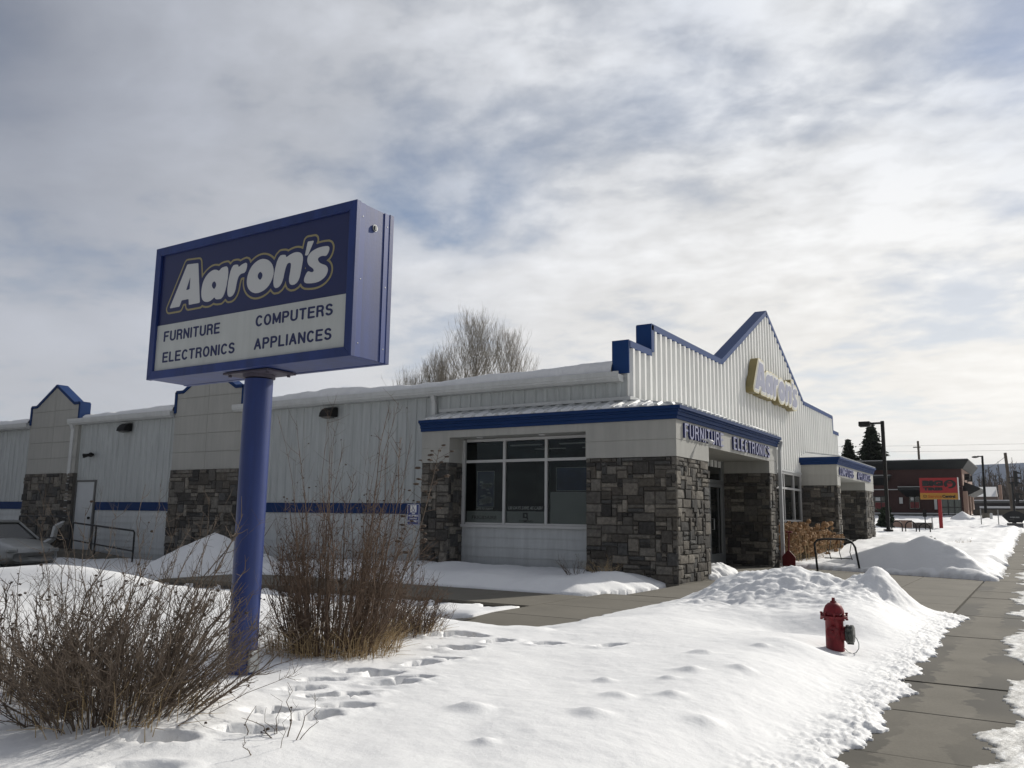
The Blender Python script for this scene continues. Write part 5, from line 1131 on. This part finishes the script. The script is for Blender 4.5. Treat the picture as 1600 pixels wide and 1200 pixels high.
UP = thing('utility_pole', (-1.35, 60, 1.2), 'leaning wooden utility pole with a short arm beside the traffic signal', 'utility pole')
MB().tube([(-1.36, 60, 1.0), (-1.56, 60, 5.62)], [.11, .085], 8).build('post', 'wood', UP); MB().tube([(-1.5, 60, 4.85), (-1.22, 60, 4.85)], .025, 6).build('arm', 'galv', UP)
UP2 = thing('utility_pole', (-11.7, 110, 1.8), 'distant utility pole rising above the brick building roof', 'utility pole')
MB().tube([(-11.7, 110, 1.5), (-11.75, 110, 10.8)], [.16, .12], 8).build('post', 'wood', UP2); MB().box(-12.3, -11.5, 109.9, 110, 10.0, 10.12).build('arm', 'wood', UP2)
def wire(name, a, b, sag, label, r=.02):
    pts = [Vector(a).lerp(Vector(b), k/20)-Vector((0, 0, sag*4*(k/20)*(1-k/20))) for k in range(21)]
    o = MB().tube(pts, r, 4).build(name, 'black'); tag(o, label, 'wire'); o.visible_shadow = True
wire('overhead_wire', (-60, 110, 12.0), (30, 110, 10.2), .8, 'upper of the thin power lines crossing the sky over the brick building', .013)
wire('overhead_wire', (-60, 110, 11.3), (30, 110, 9.5), .8, 'lower of the thin power lines crossing the sky over the brick building', .013)
wire('service_wire', (-1.55, 60, 5.4), (-4.9, 76, 4.9), .25, 'single slanting wire from the leaning pole to the brick building', .012)
TS = thing('traffic_signal', (-1.2, 58, 1.2), 'black traffic signal post with stacked hooded signal heads', 'traffic light')
MB().tube([(-1.27, 58, 1.0), (-1.27, 58, 3.75)], .06, 8).build('post', 'black', TS); mb = MB(); mb.tube([(-1.45, 58, 4.02), (-1.1, 58, 4.02)], .03, 6); mb.tube([(-1.45, 58, 3.7), (-1.1, 58, 3.7)], .03, 6); mb.tube([(-1.42, 58, 3.72), (-1.27, 58, 3.55)], .03, 6); mb.build('bracket', 'black', TS)
for zz, n_ in ((3.45, 3), (2.5, 2)):
    hd = MB().box(-1.16, -.98, 57.9, 58.1, zz, zz+.30*n_+(.05 if n_ == 3 else 0)).build('signal_head', 'black', TS, bevel=.02); mb = MB()
    for k in range(n_): mb.prism([(0, 0), (.26, -.02), (.26, .03), (0, .12)], lambda u, v, w_: (-1.0+u*.9, w_, zz+.18+k*.3+v), 57.88, 58.12)
    mb.build('visor', 'black', hd)
DS = thing('fan_sign', (-1.3, 58, 1.2), 'dark fan shaped monument sign on a plinth by the signal', 'sign')
arc = [(-1.92+1.3*k/14, 1.74+.30*math.sin(math.pi*k/14)) for k in range(15)]; MB().prism([(-1.58, 1.36)]+[(-.92, 1.36)]+arc[::-1], lambda u, v, w_: (u, w_, v), 57.3, 57.5).build('panel', 'black', DS)
MB().box(-1.68, -.85, 57.2, 57.6, 1.05, 1.33).build('plinth', 'gray', DS); mb = MB(); rg = random.Random(9)
x = -1.50
while x < -1.02: w_ = rg.uniform(.03, .05); mb.box(x, x+w_, 57.285, 57.298, 1.62+rg.uniform(0, .02), 1.70); x += w_+.012 if abs(x+1.28) > .03 else .08
mb.build('lettering', 'galv', DS); MB().box(-1.56, -1.3, 57.285, 57.298, 1.50, 1.53).build('lettering', 'gray', DS)
for i, (x, y, z0_, z1_, lb) in enumerate(((-3.02, 58, 1.0, 2.15, 'thin white fence post left of the concrete lamp base'), (-2.12, 58, 1.0, 2.1, 'thin white fence post between lamp base and fan shaped sign'), (-5.02, 48, .6, 2.0, 'thin dark marker post behind the juniper'), (-4.7, 48, .6, 1.6, 'short pale marker post right of the juniper'))):
    T = thing('marker_post', (x, y, z0_), lb, 'post'); MB().tube([(x, y, z0_), (x, y, z1_)], .028, 6).build('stake', 'galv' if i in (0, 1, 3) else 'darkmetal', T)
    if i == 2: MB().box(x-.09, x+.09, y-.04, y-.03, 1.6, 1.95).build('plate', 'darkmetal', T)
hr = thing('bike_hoop', (-6.1, 46, .8), 'left of the three dark bicycle hoops before the tan wall', 'bicycle rack', 'bicycle hoops in the snow before the tan wall')
def hoop(x): return [(x+.24*math.cos(math.pi*k/12), 46, 1.12+.24*math.sin(math.pi*k/12)) for k in range(13)]
MB().tube([(-6.34+.48, 46, .6)]+hoop(-6.1)+[(-6.34, 46, .6)], .028, 8).build('tube', 'darkmetal', hr, smooth=True)
copy_tree(hr, loc=(-5.47, 46, .8), label='middle of the three dark bicycle hoops before the tan wall'); copy_tree(hr, loc=(-4.85, 46, .72), label='right of the three dark bicycle hoops before the tan wall')
o = MB().box(-7.2, -5.9, 50, 50.3, .5, 1.42).build('low_wall', 'bricktan'); tag(o, 'pale tan low wall block behind the bicycle hoops', 'wall')
o = MB().box(-5.88, -4.9, 50.2, 50.5, .5, 1.30).build('low_wall', mat('brown_wall', (.12, .10, .085))); tag(o, 'brown low wall section behind the juniper', 'wall')
for i, (x, lb) in enumerate(((-5.55, 'left of two dark planters outside the glazed door'), (-4.95, 'right of two dark planters outside the glazed door'))):
    o = MB().lathe([(.2, 1.2), (.28, 1.72), (.24, 1.73), (.2, 1.6)], (x, 71, 0), 14).build('planter', 'gray'); tag(o, lb, 'planter', 'planters outside the brick building')
def farheap(cx, cy, r, h, label):
    heap('snow_pile', np.linspace(cx-r, cx+r, 40), np.linspace(cy-r, cy+r, 40), lambda x, y: terr(x, y)+np.where(np.hypot(x-cx, y-cy) < r, h*np.clip(1-np.hypot(x-cx, y-cy)/r, 0, 1)**.8+.05*fbm(x*3, y*3, 3, 7), -.1), label)
farheap(-4.7, 68, 1.0, .75, 'small distant snow pile at the corner of the brick building')
# ploughed slush patches and bank beyond, low buildings, woods, hills
o = MB().box(-4.6, 3, 78, 78.4, 1.2, 2.35).build('retaining_wall', 'concrete'); tag(o, 'long low concrete wall behind the fan shaped sign', 'wall')
LB = thing('low_building', (-2, 100, 1.8), 'low flat-roofed dark building with snowy roof edge beyond the wall', 'building'); MB().box(-6.2, 8, 100, 108, 1.5, 3.3).build('wall', mat('dull_brown_wall', (.09, .08, .08)), LB); MB().box(-6.4, 8.2, 99.6, 108.2, 3.3, 3.5).build('roof', 'gray', LB); MB().box(-5.2, 8.2, 98.5, 99.6, 2.75, 2.95).build('porch_roof', 'white', LB); MB().box(-6.35, 8.1, 99.65, 108, 3.505, 3.62).build('roof_snow_layer', 'white', LB)
HO = thing('house', (-5.2, 118, 1.8), 'small grey house with a snow covered gable roof', 'house'); MB().box(-7.8, -4.2, 118, 124, 1.5, 4.4).build('wall', mat('brown_house_wall', (.13, .10, .09)), HO)
mb = MB(); mb.prism([(117.6, 4.4), (124.4, 4.4), (121, 5.7)], lambda u, v, w_: (w_, u, v), -8.0, -4.4); mb.build('roof', 'white', HO); MB().box(-4.15, -3.8, 120, 120.8, 3.5, 5.9).build('chimney', 'bricktan', HO)
WD = MB(); rg = random.Random(77)
for i in range(900):
    x_ = rg.uniform(-14, 45); y_ = rg.uniform(128, 190); h = rg.uniform(4.5, 8.2)*(1+.02*(x_+5)); h = min(h, 9)
    WD.tube([(x_, y_, 1.5), (x_+rg.uniform(-.3, .3), y_, 1.5+h)], [.16, .03], 3, False)
    for k in range(16):
        t = rg.uniform(.25, .95); a = rg.uniform(0, 6.28); L = rg.uniform(.8, 2.0)*(1.2-t); p = Vector((x_, y_, 1.5+h*t)); WD.tube([p, p+Vector((math.cos(a)*L*.6, math.sin(a)*L*.6, L))], [.06, .02], 3, False)
o = WD.build('bare_woods', 'woods', kind='stuff'); o['label'] = 'brown leafless woods beyond the houses'; o['category'] = 'woods'
def hillf(x, y): 
    r = sst(1500, 2500, y)*(1-.35*sst(2500, 3400, y)); return 1.5+r*(134+18*np.sin(x*.0019+1)+16*fbm(x*.0016, y*.0016, 4, 5)-.012*np.abs(x))
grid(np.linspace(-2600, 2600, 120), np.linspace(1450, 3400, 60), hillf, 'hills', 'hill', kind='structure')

# ================================================================== AIR
hz = bpy.data.materials.new('haze'); hz.use_nodes = True; t = hz.node_tree; t.nodes.clear()
pv = N(t, 'ShaderNodeVolumePrincipled'); setin(pv, {'Color': (.86, .90, .96, 1), 'Density': .00013, 'Anisotropy': 0.0}); om = N(t, 'ShaderNodeOutputMaterial'); t.links.new(pv.outputs[0], om.inputs['Volume']); M['haze'] = hz
hb_ = MB().box(-3700, 3700, -1300, 3700, -1.6, 215).build('haze', 'haze', kind='stuff'); hb_['label'] = 'thin even winter haze over the whole street and the far hills'; hb_['category'] = 'haze'
